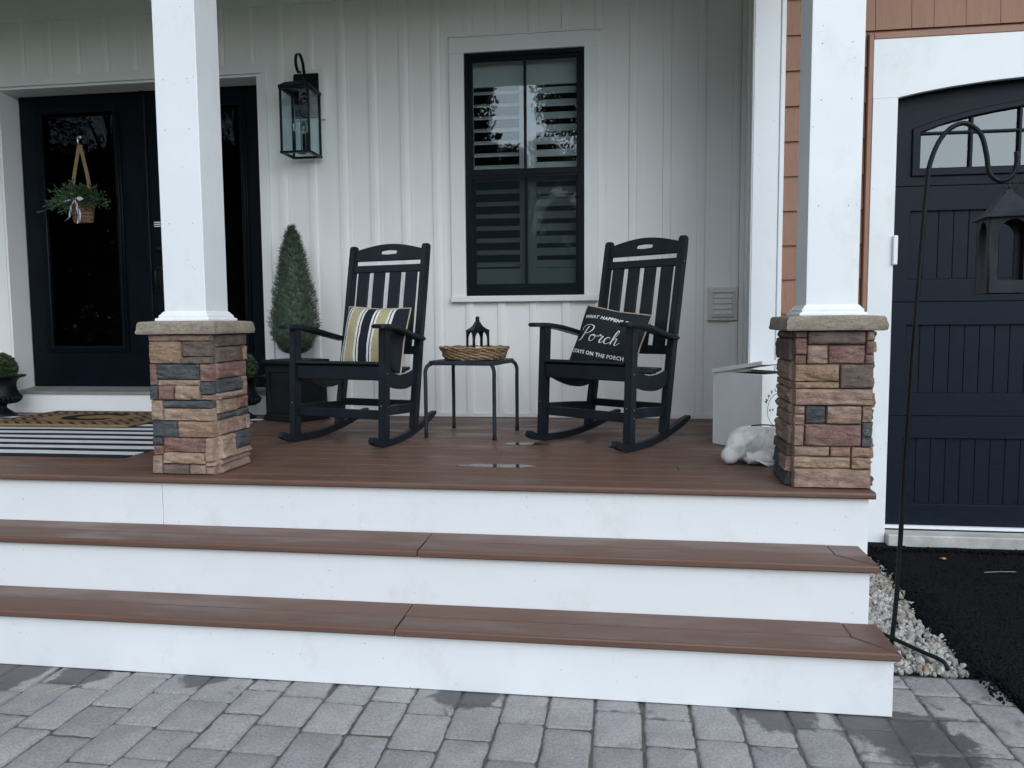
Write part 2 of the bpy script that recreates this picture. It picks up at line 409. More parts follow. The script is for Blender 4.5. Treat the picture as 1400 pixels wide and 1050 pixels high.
# pavers: individual blocks laid in columns running away from the steps
xs = [-2.236, -2.068, -1.921, -1.782, -1.625, -1.479, -1.316, -1.177, -1.019, -.868, -.726, -.57, -.419, -.271, -.122, .031, .186, .336, .486, .64, .790, .937, 1.085, 1.232]
x = -2.236
while x > -3.6: x -= .152; xs.insert(0, x)
protos = []
def paver_mesh(seed, sx, sy):
    """one tumbled block of the given size, ragged rounded rim, top at z = 0"""
    rr = random.Random(seed); bm = bmesh.new(); hx, hy = sx/2, sy/2; rings = []
    nn = 9
    def ring(ins, z, jit):
        pts = []
        cs = [(-hx+ins, -hy+ins), (hx-ins, -hy+ins), (hx-ins, hy-ins), (-hx+ins, hy-ins)]
        for k in range(4):
            a, b = cs[k], cs[(k+1) % 4]
            for i in range(nn):
                t = (i+.5)/nn if i else .06
                if i == nn-1: t = .94
                ang = k*1.7+i*.9+seed
                j = jit*(noise.noise(Vector((k*3.1+i*.8, seed*1.7, .3)))*1.2+noise.noise(Vector((k*3.1+i*.27, seed*2.7, 2.3))))
                px = a[0]+(b[0]-a[0])*t; py = a[1]+(b[1]-a[1])*t
                n_ = Vector((-(b[1]-a[1]), b[0]-a[0])).normalized()
                pts.append((px+n_.x*abs(j), py+n_.y*abs(j), z))
        return pts
    r0 = ring(.0005, -.05, .002); r1 = ring(.0005, -.007, .004); r2 = ring(.0025, -.0022, .007); r3 = ring(.008, 0, .011)
    rs = loft(bm, [r0, r1, r2, r3], cap=False)
    c = bm.verts.new((0, 0, .0012)); top = rs[-1]
    for i in range(len(top)): bm.faces.new((top[i], top[(i+1) % len(top)], c))
    fixn(bm)
    me = bpy.data.meshes.new('paver'); bm.to_mesh(me); bm.free(); me.materials.append(M['paver'])
    for p_ in me.polygons: p_.use_smooth = True
    return me
walk = tag(thing('paver_walkway', 'grey stone paver walkway in front of the porch steps', 'walkway'), kind='structure')
if 'category' in walk: del walk['category']
pv = []
JY = [-.093]  # rear edge beside the steps
cache = {}
for ci in range(len(xs)-1):
    x0, x1 = xs[ci], xs[ci+1]; wd = x1-x0
    y = -.418 + .06 + rnd.uniform(-.05, .02) if x1 < .85 else -.098
    first = True
    while y > -2.6:
        L = rnd.choice((.16, .21, .26, .21, .185)) if not first else rnd.choice((.10, .14, .18, .24))
        first = False
        yc = y-L/2
        pv.append((abs(yc+.6)*1.3 + (0 if -1.2 < yc else 3) + (3 if x1 < -2.6 else 0), (x0+x1)/2, yc, wd, L)); y -= L
pv.sort(key=lambda q: q[0])
for i, (k, px, py, wd, L) in enumerate(pv[:296]):
    key = (round(wd, 2), round(L, 3), i % 4)
    if key not in cache: cache[key] = paver_mesh(len(cache)+1, key[0]+.001-.004*((i*7) % 4)/3, L+.0005-.005*((i*5) % 4)/3)
    o = link('paver', cache[key], None, walk)
    o.location = (px, py, GZ + rnd.uniform(-.002, .002)); o.rotation_euler = (rnd.uniform(-.006, .006), rnd.uniform(-.006, .006), rnd.uniform(-.008, .008)+(math.pi if i % 2 else 0))
rest = bmesh.new()
for k, px, py, wd, L in pv[296:]:
    add_box(rest, (px-wd/2+.002, py-L/2+.002, GZ-.05), (px+wd/2-.002, py+L/2-.002, GZ), .004)
tag(from_bm('far_pavers', rest, M['paver'], walk), kind='stuff')
sheet('joint_sand', [(-3.8, -2.7, GZ-.006), (1.236, -2.7, GZ-.006), (1.236, -.09, GZ-.006), (-3.8, -.09, GZ-.006)], M['sand'])

# asphalt driveway with a crumbling edge, sloping gently up to the garage
def az(y): return -.612 + .062*(y+.1) if y > -.1 else -.612+.0*(y)
edge = [(1.236, -3.2), (1.24, -1.2), (1.238, -.5), (1.236, -.11), (1.16, -.07), (1.17, .06), (1.165, .2), (1.155, .40), (1.175, .56), (1.19, .70), (1.20, .85), (1.195, 1.0), (1.13, 1.15), (1.06, 1.30)]
bm = bmesh.new(); rows = []
ep = smoothpath([(a, b, 0) for a, b in edge], 8)
for p in ep:
    r = []
    for k in range(34):
        t = (k/33)**1.8
        xx = p.x + (5.5-p.x)*t + (noise.noise(Vector((p.x*9, p.y*26, k)))*.014 if k < 2 else 0)
        z = az(p.y) + noise.noise(Vector((xx*14, p.y*14, 0)))*.004 + noise.noise(Vector((xx*60, p.y*60, 3)))*.002
        if k == 0: z -= .04
        r.append(bm.verts.new((xx, p.y, z)))
    rows.append(r)
for a, b in zip(rows, rows[1:]):
    for i in range(33): bm.faces.new((a[i], a[i+1], b[i+1], b[i]))
fixn(bm)
tag(from_bm('asphalt_driveway', bm, M['asphalt'], smooth=True), kind='structure')
# gravel strip base and pebbles
sheet('gravel_bed', [(.5, -.10, -.66), (1.30, -.10, -.66), (1.30, 1.3, -.60), (.5, 1.3, -.60)], M['sand'])
def pebbles(name, n, region, size, mat, zf, seed, label, cat):
    rr = random.Random(seed); V = []; F = []
    ico = bmesh.new(); bmesh.ops.create_icosphere(ico, subdivisions=1, radius=1); iv = [v.co.copy() for v in ico.verts]; iff = [[v.index for v in f.verts] for f in ico.faces]; ico.free()
    for _ in range(n):
        px, py = region(rr)
        s = size*rr.uniform(.6, 1.35); sc = Vector((s*rr.uniform(.8, 1.3), s*rr.uniform(.7, 1.1), s*rr.uniform(.5, .8)))
        Rm = Euler((rr.uniform(0, 3), rr.uniform(0, 3), rr.uniform(0, 6))).to_matrix(); o = Vector((rr.uniform(0, 99),)*3)
        b = len(V); z = zf(px, py)+rr.uniform(-.3, .9)*s
        for v in iv:
            w = v*(1+.35*noise.noise(v*1.3+o)); w = Vector((w.x*sc.x, w.y*sc.y, w.z*sc.z)); w = Rm @ w
            V.append((px+w.x, py+w.y, z+w.z))
        F += [[b+i for i in f] for f in iff]
    me = bpy.data.meshes.new(name); me.from_pydata(V, [], F); o = link(name, me, mat); tag(o, label, cat, kind='stuff'); return o
def greg(rr):
    while True:
        y = rr.uniform(-.085, 1.15); xe = 1.165 + .03*noise.noise(Vector((y*4, 0, 0))) + (.02 if .5 < y < 1 else 0)
        return rr.uniform(.74, xe+.012), y
pebbles('gravel_strip', 3300, greg, .0125, M['gravel'], lambda x, y: -.628+.06*(y+.1), 3, 'pale crushed gravel strip between the porch steps and the asphalt', 'gravel')
pebbles('asphalt_crumbs', 1500, lambda rr: (1.17+abs(rr.gauss(0, .06)) if rr.random() < .55 else rr.uniform(1.15, 2.3), rr.uniform(-.3, 1.16)), .0045, M['asphalt'], lambda x, y: az(y)+.001, 5, 'loose black asphalt crumbs along the driveway edge', 'crumbs')
def aprx(rr): return rr.uniform(1.2, 2.3), 1.14+rr.gauss(0, .012)
pebbles('asphalt_edge_crumbs', 500, aprx, .007, M['asphalt'], lambda x, y: az(y)+.003, 6, 'ragged line of black asphalt lumps against the garage slab', 'crumbs')
M['leafo'] = simple('orange_leaf', (.45, .17, .05), .7)
M['straw'] = simple('dry_straw', (.42, .39, .31), .8)
for (lx, ly, s, lab) in ((1.50, 1.02, .014, 'small dry orange leaf on the asphalt nearer the hook pole'), (1.98, .80, .018, 'larger dry orange leaf lying further right on the asphalt')):
    bm = bmesh.new(); vs = []
    for k in range(9):
        a = k/9*6.28; r = s*(1+.35*math.cos(3*a)); vs.append(bm.verts.new((r*math.cos(a), r*.7*math.sin(a), .004*math.sin(2*a)+.004)))
    c = bm.verts.new((0, 0, .0))
    for k in range(9): bm.faces.new((vs[k], vs[(k+1) % 9], c))
    e = bmesh.ops.extrude_face_region(bm, geom=bm.faces[:]); [setattr(v.co, 'z', v.co.z+.0015) for v in e['geom'] if isinstance(v, bmesh.types.BMVert)]
    fixn(bm); tag(from_bm('fallen_leaf', bm, M['leafo'], loc=(lx, ly, az(ly)+.006)), lab, 'leaf', 'dry leaves on the driveway')
for (a, b, lab) in (((-1.98, -.60, GZ+.004), (-1.90, -.555, GZ+.012), 'pale dry straw lying on the pavers at left'), ((1.62, .86, az(.86)+.008), (1.76, .87, az(.87)+.012), 'thin pale straw lying on the black asphalt')):
    bm = bmesh.new(); tube(bm, [a, ((a[0]+b[0])/2, (a[1]+b[1])/2+.004, (a[2]+b[2])/2+.001), b], .0011, 5); tag(from_bm('straw', bm, M['straw']), lab, 'straw')

# ================================================================ PORCH DECK AND STEPS
H3, H2 = -.2017, -.4088
DX0, RX = -5.2, .854
porch = thing('porch_deck', 'raised porch floor of brown composite boards with white fascia', 'porch', (0, 0, 0))
def board(name, x0, x1, y0, y1, zt, th, parent, nose=False, mat=None):
    bm = bmesh.new(); rings = []
    r = .010 if nose else .003
    prof = [(y1, zt-th), (y1, zt-.002), (y1-.002, zt)]
    for k in range(5):
        a = k/4*math.pi/2; prof.append((y0+r-r*math.sin(a), zt-r+r*math.cos(a)))
    if nose: prof += [(y0, zt-th+.006), (y0+.005, zt-th)]
    else: prof += [(y0, zt-th)]
    for xx in (x0, x1): rings.append([(xx, p[0], p[1]) for p in prof])
    loft(bm, rings); fixn(bm); return from_bm(name, bm, mat or M['deck'], parent)
yy = 0; k = 0
bw = [.112] + [.1265]*16
JX = [-3.4, -1.2, -2.6, .2, -3.9, -.6]
for wdt in bw:
    y1 = yy+wdt
    if yy > 2.13: break
    y1 = min(y1, 2.135)
    x1 = RX+.017 if k == 0 else .72
    cut = JX[k % 6]
    if k == 0: board('nosing_board', DX0, x1, yy, y1-.004, 0, .025, porch, True)
    else:
        board('deck_board', DX0, cut-.0015, yy, y1-.004, 0, .025, porch); board('deck_board', cut+.0015, x1, yy, y1-.004, 0, .025, porch)
    yy = y1; k += 1
board('edge_board', .7235, RX+.017, .112, 1.262, 0, .025, porch)
box('gap_backing', (DX0, .03, -.05), (.715, 2.14, -.03), M['dark_gap'], porch, bev=0)  # near-black sheet under the boards, seen through their gaps
box('fascia_board', (DX0, .025, -.58), (-1.921, .05, -.026), M['white'], porch, bev=.002)
box('fascia_board', (-1.9185, .025, -.58), (RX, .05, -.026), M['white'], porch, bev=.002)
box('side_fascia', (RX-.025, .0503, -.6), (RX, 1.263, -.0262), M['white'], porch, bev=.002)
steps = thing('porch_steps', 'two brown composite steps with white risers leading up to the porch', 'steps', (0, -.2, GZ))
def P(o): o.location = Vector(o.location) - Vector((0, -.2, GZ)); return o
SX = .803; TX = .822
for (yb, zt, js, nm) in ((0, H3, -.772, 'u'), (-.22, H2, -.795, 'l')):
    yf = yb-.22; ym = yb-.098; th = .026
    # front nosing boards, back boards, mitred return board at the right end
    P(board('tread_board', -4.2, js-.002, yf, ym-.0015, zt, th, steps, True))
    P(board('tread_board', -4.2, js-.002, ym+.0015, yb+.024, zt, th, steps))
    rb = .115
    P(board('tread_board', js+.002, TX-rb-.0015, ym+.0015, yb+.024, zt, th, steps))
    bm = bmesh.new()  # front board, mitred at right
    A = [(js+.002, yf), (TX-.002, yf), (TX-rb-.001, ym-.0015), (js+.002, ym-.0015)]
    def slab(bm, A, zt, th, b=.004):
        ar = [Vector((p[0], p[1])) for p in A]; c = sum(ar, Vector((0, 0)))/len(ar)
        def ins(d): 
            out = []
            for i, p in enumerate(ar):
                e1 = (p-ar[i-1]).normalized(); e2 = (ar[(i+1) % len(ar)]-p).normalized()
                n1 = Vector((-e1.y, e1.x)); n2 = Vector((-e2.y, e2.x)); nn = (n1+n2); nn = nn/max(.3, nn.dot(n1)); out.append(p+nn*d)
            return out
        loft(bm, [[(p.x, p.y, zt-th) for p in ins(.003)], [(p.x, p.y, zt-th+.005) for p in ins(0)], [(p.x, p.y, zt-b) for p in ins(0)], [(p.x, p.y, zt-b*.25) for p in ins(b*.35)], [(p.x, p.y, zt) for p in ins(b)]]); fixn(bm)
    slab(bm, A, zt, th, .006); P(from_bm('tread_board', bm, M['deck'], steps))
    bm = bmesh.new(); slab(bm, [(TX-rb+.0015, ym-.001), (TX, yf+.002), (TX, yb+.024), (TX-rb+.0015, yb+.024)], zt, th, .006); P(from_bm('return_board', bm, M['deck'], steps))
P(box('riser_board', (-4.2, -.195, -.60), (-.0 + SX-.006, -.17, H3-.027), M['white'], steps, bev=.002))
P(box('riser_board', (-4.2, -.415, GZ+.002), (SX+.006, -.39, H2-.027), M['white'], steps, bev=.002))
P(box('side_riser', (SX-.031, -.169, -.60), (SX-.006, .024, H3-.0272), M['white'], steps, bev=.002))
P(box('side_riser', (SX-.019, -.389, GZ-.01), (SX+.006, -.196, H2-.0272), M['white'], steps, bev=.002))
# puddles on the deck
def puddle(cx, cy, ax, ay, seed, lab):
    bm = bmesh.new(); rr = []
    for k in range(40):
        a = k/40*6.283; q = 1+.35*noise.noise(Vector((math.cos(a)*1.6, math.sin(a)*1.6, seed)))+.15*noise.noise(Vector((math.cos(a)*5, math.sin(a)*5, seed)))
        rr.append((cx+ax*q*math.cos(a), cy+ay*q*math.sin(a)))
    c = (cx, cy)
    loft(bm, [[(x, y, .0002) for x, y in rr], [(cx+(x-cx)*.97, cy+(y-cy)*.95, .0012) for x, y in rr]]); fixn(bm)
    tag(from_bm('puddle', bm, M['water'], smooth=False), lab, 'puddle', 'rain puddles on the deck')
puddle(-.565, .385, .18, .040, 1, 'long thin rain puddle nearest the front edge of the porch')
puddle(-.53, 1.0, .115, .045, 4, 'rain puddle on the deck just in front of the small table')
puddle(-.01, .93, .11, .035, 8, 'rain puddle beside the right rocking chair runner')

# ================================================================ HOUSE
WY = 2.102; GY = 1.266
house = thing('house', 'white board and batten farmhouse front with garage bay of brown shingles', 'house', (0, WY, 0))
def HP(o):
    o.location = Vector(o.location) - Vector((0, WY, 0)); return o
# back wall panels around the openings
wall = HP(bpy.data.objects.new('porch_wall', None)) if False else None
WX0, WX1, WT = -6.6, .76, 3.0
DL, DR, DB, DT = -4.345, -2.425, .155, 2.27       # door opening
NL, NR, NB, NT = -1.040, -.277, .794, 2.325       # window opening
bm = bmesh.new()
for a in ((WX0, DL, -.02, WT), (DL, DR, DT, WT), (DL, DR, -.02, DB), (DR, NL, -.02, WT), (NL, NR, -.02, NB), (NL, NR, NT, WT), (NR, WX1, -.02, WT)):
    add_box(bm, (a[0], WY, a[2]), (a[1], WY+.2, a[3]))
bmesh.ops.remove_doubles(bm, verts=bm.verts[:], dist=1e-5)
wall = HP(from_bm('porch_wall', bm, M['siding'], house))
def batten(x, z0, z1):
    bm = bmesh.new(); prof = [(x, 0), (x+.004, -.011), (x+.030, -.013), (x+.046, -.011), (x+.056, 0)]
    loft(bm, [[(a, WY+b, z0) for a, b in prof], [(a, WY+b, z1) for a, b in prof]]); fixn(bm)
    o = from_bm('batten', bm, None, wall); o.data.materials.append(M['siding']); o.location = (0, 0, 0); return o
wall.data.name = 'porch_wall'
for k in range(-31, 4):
    x = -.001 + .2095*k
    segs = [(.028, WT-.15)]
    if x+.056 > -4.43 and x < -2.37: segs = [(2.338, WT-.15)]
    elif x+.056 > -1.135 and x < -.186: segs = [(.028, .753), (2.421, WT-.15)]
    elif x+.056 > -2.2 and x < -1.967: segs = [(.028, 1.955), (2.278, WT-.15)]
    elif x+.056 > .49 and x < .672: segs = [(.028, .62), (.828, WT-.15)]
    for a, b in segs: batten(x, a, b)
# shallow groove lines between battens (the siding's flat lock edge)
for k in range(-31, 4):
    x = -.001+.2095*k+.070
    if (x > -4.43 and x < -2.37) or (x > -1.14 and x < -.18): z0 = 2.421 if x > -2 else 2.338
    else: z0 = .028
    if -2.2 < x < -1.967 or .49 < x < .672: continue
    bm = bmesh.new(); add_box(bm, (x, WY-.0025, z0), (x+.010, WY+.001, WT-.15), .0008); o = from_bm('lock_seam', bm, M['siding'], wall)
HP(box('base_trim', (DR+.05, WY-.016, 0.0015), (.698, WY-.0005, .027), M['trim'], house))
HP(box('ceiling', (-6.6, .27, 2.86), (.72, WY-.0005, 2.90), M['ceil'], house, bev=0))
HP(box('frieze_board', (-6.6, WY-.02, 2.70), (.70, WY-.0005, 2.859), M['trim'], house))
HP(box('porch_beam', (-6.6, .062, 2.73), (.95, .275, 2.92), M['trim'], house, bev=.004))
HP(box('porch_roof', (-6.6, -.16, 2.925), (1.1, 2.5, 3.05), M['brown_trim'], house))
HP(box('side_beam', (.60, .2755, 2.73), (.86, GY-.002, 2.92), M['trim'], house, bev=.004))
HP(box('room_wall', (-6.6, 4.5, -.6), (4.9, 4.6, 3.3), M['interior'], house, bev=0))
HP(box('room_floor', (-6.6, WY+.201, -.05), (.7, 4.5, .10), M['interior'], house, bev=0))
HP(box('room_ceiling', (-6.6, WY+.201, 2.93), (4.9, 4.5, 3.05), M['interior'], house, bev=0))
HP(box('room_side_wall', (-6.7, 2.1, -.6), (-6.6, 4.6, 3.3), M['interior'], house, bev=0))
HP(box('room_divider', (.77, 1.50, -.6), (.80, 4.5, 2.92), M['interior'], house, bev=0))
# return wall and corner board between porch and garage
rw = HP(box('return_wall', (.702, GY+.08, -.03), (.76, WY-.001, 2.86), M['siding'], house))
for y0 in (1.43, 1.66, 1.89):
    box('batten', (.692, y0, .028), (.7015, y0+.05, 2.7), M['siding'], rw, bev=.002)
box('corner_trim', (.676, 2.060, 0), (.7015, 2.088, 2.7), M['siding'], rw, bev=.002)
cb = HP(box('corner_board', (.620, GY, -.545), (.748, GY+.03, 2.95), M['white'], house, bev=.003))
box('corner_board_side', (.640, GY+.031, -.1), (.701, GY+.10, 2.7), M['white'], cb, bev=.002)
box('corner_bead', (.7485, GY-.006, -.545), (.772, GY+.02, 2.9), M['white'], cb, bev=.003)
box('corner_bead', (.6145, GY+.003, -.545), (.6195, GY+.028, 2.9), M['white'], cb, bev=.0015)
HP(box('added_shade_eave', (1.102, .72, 3.02), (5.2, GY+.4, 3.12), M['brown_trim'], house))  # unseen eave, added to shade the white garage header
# dryer vent
vent = HP(box('dryer_vent', (.490, WY-.030, .621), (.672, WY-.0005, .826), M['cream'], house, bev=.004))
for (a, b) in (((.512, .643), (.650, .655)), ((.512, .792), (.650, .804)), ((.512, .655), (.524, .792)), ((.638, .655), (.650, .792))):
    box('vent_frame', (a[0], WY-.042, a[1]), (b[0], WY-.0305, b[1]), M['cream'], vent, bev=.003)
for k in range(4):
    bm = bmesh.new(); z = .657+k*.0338
    add_box(bm, (.525, -.005, 0), (.637, .003, .032), .001, 1, Matrix.Translation((0, WY-.034, z)) @ Matrix.Rotation(-.28, 4, 'X')); from_bm('vent_slat', bm, M['cream'], vent)
# ---- double front door
surround = HP(box('door_casing', (-4.43, WY-.02, 2.271), (-2.372, WY-.0005, 2.3375), M['trim'], house))
box('casing_board', (-4.43, WY-.0205, .028), (DL, WY-.0005, 2.270), M['trim'], surround)
box('casing_board', (DR+.001, WY-.0205, .028), (-2.372, WY-.0005, 2.270), M['trim'], surround)
box('casing_bead', (-4.36, WY-.028, .157), (DL-.001, WY-.021, 2.270), M['trim'], surround)
box('casing_bead', (-4.40, WY-.027, 2.2715), (-2.40, WY-.0205, 2.285), M['trim'], surround)
box('jamb', (DL, WY-.018, DB+.002), (DL+.012, 2.262, 2.268), M['trim'], surround)
box('jamb', (DR-.012, WY-.018, DB+.002), (DR, 2.262, 2.268), M['trim'], surround)
box('head_jamb', (DL+.0125, WY-.016, 2.252), (DR-.0125, 2.262, 2.269), M['trim'], surround)
HP(box('door_kick_board', (-4.43, WY-.018, .0015), (-2.372, WY-.0006, .150), M['trim'], house))
bm = bmesh.new(); loft(bm, [[(x, WY-.035, .140), (x, WY-.035, .155), (x, 2.262, .176), (x, 2.262, .140)] for x in (DL+.0005, DR-.0005)]); fixn(bm)
HP(from_bm('threshold', bm, M['sill_metal'], house))
def door_leaf(x0, x1, gx0, gx1, name='front_door'):
    y0, y1 = 2.262, 2.305; z0, z1 = .180, 2.262; gz0, gz1 = .46, 2.135
    me = shape2d([[(x0, z0), (x1, z0), (x1, z1), (x0, z1)], [(gx0, gz0), (gx1, gz0), (gx1, gz1), (gx0, gz1)]], y1-y0, .002)
    d = link(name, me, M['door'], house); d.location = (0, (y0+y1)/2-WY, 0)
    L = -(y0+y1)/2
    # raised moulding round the light
    for i, t in enumerate((.028, .012)):
        o1 = [(gx0-t, gz0-t), (gx1+t, gz0-t), (gx1+t, gz1+t), (gx0-t, gz1+t)]; i1 = [(gx0+.004+i*.004, gz0+.004+i*.004), (gx1-.004-i*.004, gz0+.004+i*.004), (gx1-.004-i*.004, gz1-.004-i*.004), (gx0+.004+i*.004, gz1-.004-i*.004)]
        q = link('light_moulding', shape2d([o1, i1], .014, .004), M['door'], d); q.location = (0, -(y1-y0)/2-.004-.008*i, 0)
    q = link('glass_pane', shape2d([[(gx0, gz0), (gx1, gz0), (gx1, gz1), (gx0, gz1)]], .006), M['door_glass'], d); q.location = (0, .0, 0)
    return d
d1 = door_leaf(-4.328, -3.392, -4.160, -3.585)
d2 = door_leaf(-3.352, -2.440, -3.175, -2.640)
HP(box('astragal', (-3.3905, 2.250, .18), (-3.3535, 2.300, 2.262), M['door'], house, bev=.006))
# hardware on the right leaf
def child_of(d, o): o.parent = d; o.location = Vector(o.location)-Vector(d.location)-Vector((0, WY, 0)); return o
bm = bmesh.new(); lathe(bm, [(.0, 0), (.028, 0), (.030, .008), (.018, .014), (.016, .022), (0, .022)], 16)
for v in bm.verts: v.co = Vector((v.co.x, -v.co.z, v.co.y))
fixn(bm); o = from_bm('deadbolt', bm, M['black_metal'], d2, smooth=True); o.location = (-3.290, -.0225, 1.16)
bm = bmesh.new(); add_box(bm, (-.022, -.012, -.12), (.022, 0, .06), .005); tube(bm, smoothpath([(0, -.01, .03), (0, -.055, .02), (0, -.06, -.05), (0, -.045, -.09), (0, -.01, -.1)], 4), .008, 8)
o = from_bm('door_handle', bm, M['black_metal'], d2); o.location = (-3.290, -.0225, .98)
for k in range(3):
    o = box('sticker_line', (-.025, -.0006, -.004), (.025, 0, .003), M['shutter'], d2, bev=0); o.location = (-3.298, -.0225, 1.345-k*.014)
# ---- window with shutters
win = HP(thing('window', None, None)); win.parent = house; win.location = (0, 0, 0)
def WP(o): o.location = Vector(o.location)-Vector((0, WY, 0)); return o
def ring(name, x0, x1, z0, z1, w, y0, y1, mat, par, wb=None, wt=None, bev=.002):
    wb = w if wb is None else wb; wt = w if wt is None else wt
    me = shape2d([[(x0, z0), (x1, z0), (x1, z1), (x0, z1)], [(x0+w, z0+wb), (x1-w, z0+wb), (x1-w, z1-wt), (x0+w, z1-wt)]], y1-y0, bev)
    o = link(name, me, mat, par); o.location = (0, (y0+y1)/2-WY, 0); return o
WP(box('casing_board', (-1.135, WY-.022, .790), (NL-.001, WY-.0005, 2.325), M['trim'], win))
WP(box('casing_board', (NR+.001, WY-.022, .790), (-.186, WY-.0005, 2.325), M['trim'], win))
WP(box('casing_board', (-1.135, WY-.0222, 2.3255), (-.186, WY-.0005, 2.4205), M['trim'], win))
WP(box('drip_cap', (-1.142, WY-.030, 2.421), (-.179, WY-.0005, 2.431), M['trim'], win))
WP(box('sill', (-1.140, WY-.045, .752), (-.184, WY-.0005, .7895), M['trim'], win, bev=.004))
ring('frame', NL+.001, NR-.001, NB+.001, NT-.001, .022, WY-.004, WY+.06, M['winframe'], win)
MZ = 1.575
ring('upper_sash', NL+.023, NR-.023, MZ-.012, NT-.024, .024, WY+.012, WY+.04, M['winframe'], win, .036, .022)
ring('lower_sash', NL+.023, NR-.023, NB+.024, MZ+.012, .030, WY+.042, WY+.07, M['winframe'], win, .05, .03)
ring('screen_frame', NL+.024, NR-.024, NB+.024, MZ-.014, .016, WY+.004, WY+.011, M['winframe'], win)
WP(box('meeting_rail', (NL+.024, WY-.0005, MZ-.014), (NR-.024, WY+.0115, MZ+.010), M['winframe'], win))
WP(box('muntin', (-.661, WY+.006, MZ+.026), (-.645, WY+.0415, NT-.046), M['winframe'], win))
WP(box('muntin', (-.661, WY+.036, NB+.074), (-.645, WY+.0715, MZ-.02), M['winframe'], win))
WP(box('pane', (NL+.040, WY+.022, MZ+.01), (NR-.040, WY+.028, NT-.04), M['glass'], win, bev=0))
WP(box('pane', (NL+.048, WY+.052, NB+.06), (NR-.048, WY+.058, MZ), M['glass'], win, bev=0))
WP(box('insect_screen', (NL+.038, WY+.0065, NB+.038), (NR-.038, WY+.0075, MZ-.028), M['screen'], win, bev=0))
def shutter(x0, x1, sl_, sr_, ang):
    y0 = WY+.095; z0, z1 = .80, 2.30
    me = shape2d([[(x0, z0), (x1, z0), (x1, z1), (x0, z1)], [(x0+sl_, z0+.17), (x1-sr_, z0+.17), (x1-sr_, 2.145), (x0+sl_, 2.145)]], .028, .002)
    s = link('shutter_panel', me, M['shutter'], win); s.location = (0, y0+.014-WY, 0)
    z = z0+.17+.030
    me2 = None
    while z < 2.13:
        bm = bmesh.new(); add_box(bm, (x0+sl_+.001, -.032, -.0045), (x1-sr_-.001, .032, .0045), .003)
        lv = from_bm('louver', bm, M['shutter'], s) if me2 is None else link('louver', me2, None, s)
        me2 = lv.data; lv.location = (0, 0, z); lv.rotation_euler = (ang, 0, 0); z += .079
shutter(-1.035, -.660, .030, .040, R(28)); shutter(-.656, -.270, .062, .030, R(52))
# ---- garage wall: sheathing, trims, individual shingles
gx0, gx1 = 1.308, 3.752
ARCH = [(1.308, 1.713), (1.37, 1.7255), (1.426, 1.736), (1.554, 1.755), (1.72, 1.773), (1.884, 1.785), (2.1, 1.796), (2.3, 1.802), (2.53, 1.804)]
ARCH = ARCH + [(5.06-a, b) for a, b in ARCH[-2::-1]]
OT = 1.994
gw = HP(box('garage_wall', (.7725, GY+.030, -.55), (1.20, GY+.15, 3.0), M['brown_trim'], house, bev=0))
box('garage_wall_top', (1.2005, GY+.030, 2.0), (5.0, GY+.15, 3.0), M['brown_trim'], gw, bev=0)
box('garage_wall_side', (3.86, GY+.030, -.55), (5.0, GY+.15, 1.999), M['brown_trim'], gw, bev=0)
def shingle(x0, x1, z0, h=.205, proud=0):
    bm = bmesh.new(); prof = [(GY+.010-proud, z0), (GY+.0285, z0+.0), (GY+.0285, z0+h), (GY+.0225, z0+h)]
    g = .0012
    loft(bm, [[(x, y, z) for y, z in prof] for x in (x0+g, x1-g)]); fixn(bm)
    o = from_bm('shingle', bm, M['shingle'], gw); return o
for r in range(0, 15):
    z0 = 2.047-.174*r
    if z0 < -.6: break
    if r == 0: continue
    x = .773; rr = random.Random(r)
    while x < 1.163:
        w = rr.uniform(.10, .19); x1 = min(x+w, 1.164)
        if 1.164-x1 < .04: x1 = 1.164
        shingle(x, x1, z0, proud=rr.uniform(0, .002)); x = x1
for r in range(5):
    z0 = 2.047+.174*r; rr = random.Random(90+r)
    jx = [.773, .90, 1.03, 1.198, 1.367, 1.47, 1.616, 1.773, 1.90] if r == 0 else [.773]
    while jx[-1] < 4.9: jx.append(jx[-1]+rr.uniform(.10, .19))
    for a, b in zip(jx, jx[1:]): shingle(a, b, z0, proud=rr.uniform(0, .002))
x = 1.166
rr = random.Random(5)
while x < 3.9:
    w = rr.uniform(.12, .19); shingle(x, x+w, 1.995, .05, -.004); x += w
HP(box('brown_casing', (1.1655, GY-.012, -.53), (1.1885, GY+.03, 2.0285), M['brown_trim'], house, bev=.003))
HP(box('brown_casing', (1.1888, GY-.012, 1.9965), (3.89, GY+.008, 2.0285), M['brown_trim'], house, bev=.003))
# white garage surround: header with arched lower edge and side legs
hd = [(1.190, OT)] + [(1.190, 1.7125)] + ARCH + [(3.87, 1.7125), (3.87, OT)]
hdr = link('garage_header', shape2d([hd], .035, .0015), M['white'], house); hdr.location = (0, GY+.005-WY, 0)
HP(box('garage_jamb_board', (1.190, GY-.0125, -.528), (1.3078, GY+.0225, 1.7115), M['white'], house, bev=.0015))
HP(box('garage_jamb_board', (3.752, GY-.0125, -.528), (3.87, GY+.0225, 1.7115), M['white'], house, bev=.0015))
HP(box('garage_reveal', (1.270, GY+.023, -.47), (1.3075, GY+.145, 1.9), M['white'], house, bev=0))
bm = bmesh.new()   # dark underside of the arch behind the header
HP(box('garage_head_backing', (1.271, GY+.095, 1.60), (3.79, GY+.13, 1.99), M['garage'], house, bev=0))
HP(box('door_sensor', (1.3005, GY-.030, .893), (1.3235, GY+.03, 1.038), M['trim'], house, bev=.004))
HP(box('garage_slab', (1.31, GY-.06, -.70), (3.75, GY+.5, -.474), M['concrete'], house, bev=.006))
HP(box('foundation', (.86, GY+.0, -.75), (1.309, GY+.3, -.53), M['concrete'], house, bev=.006))
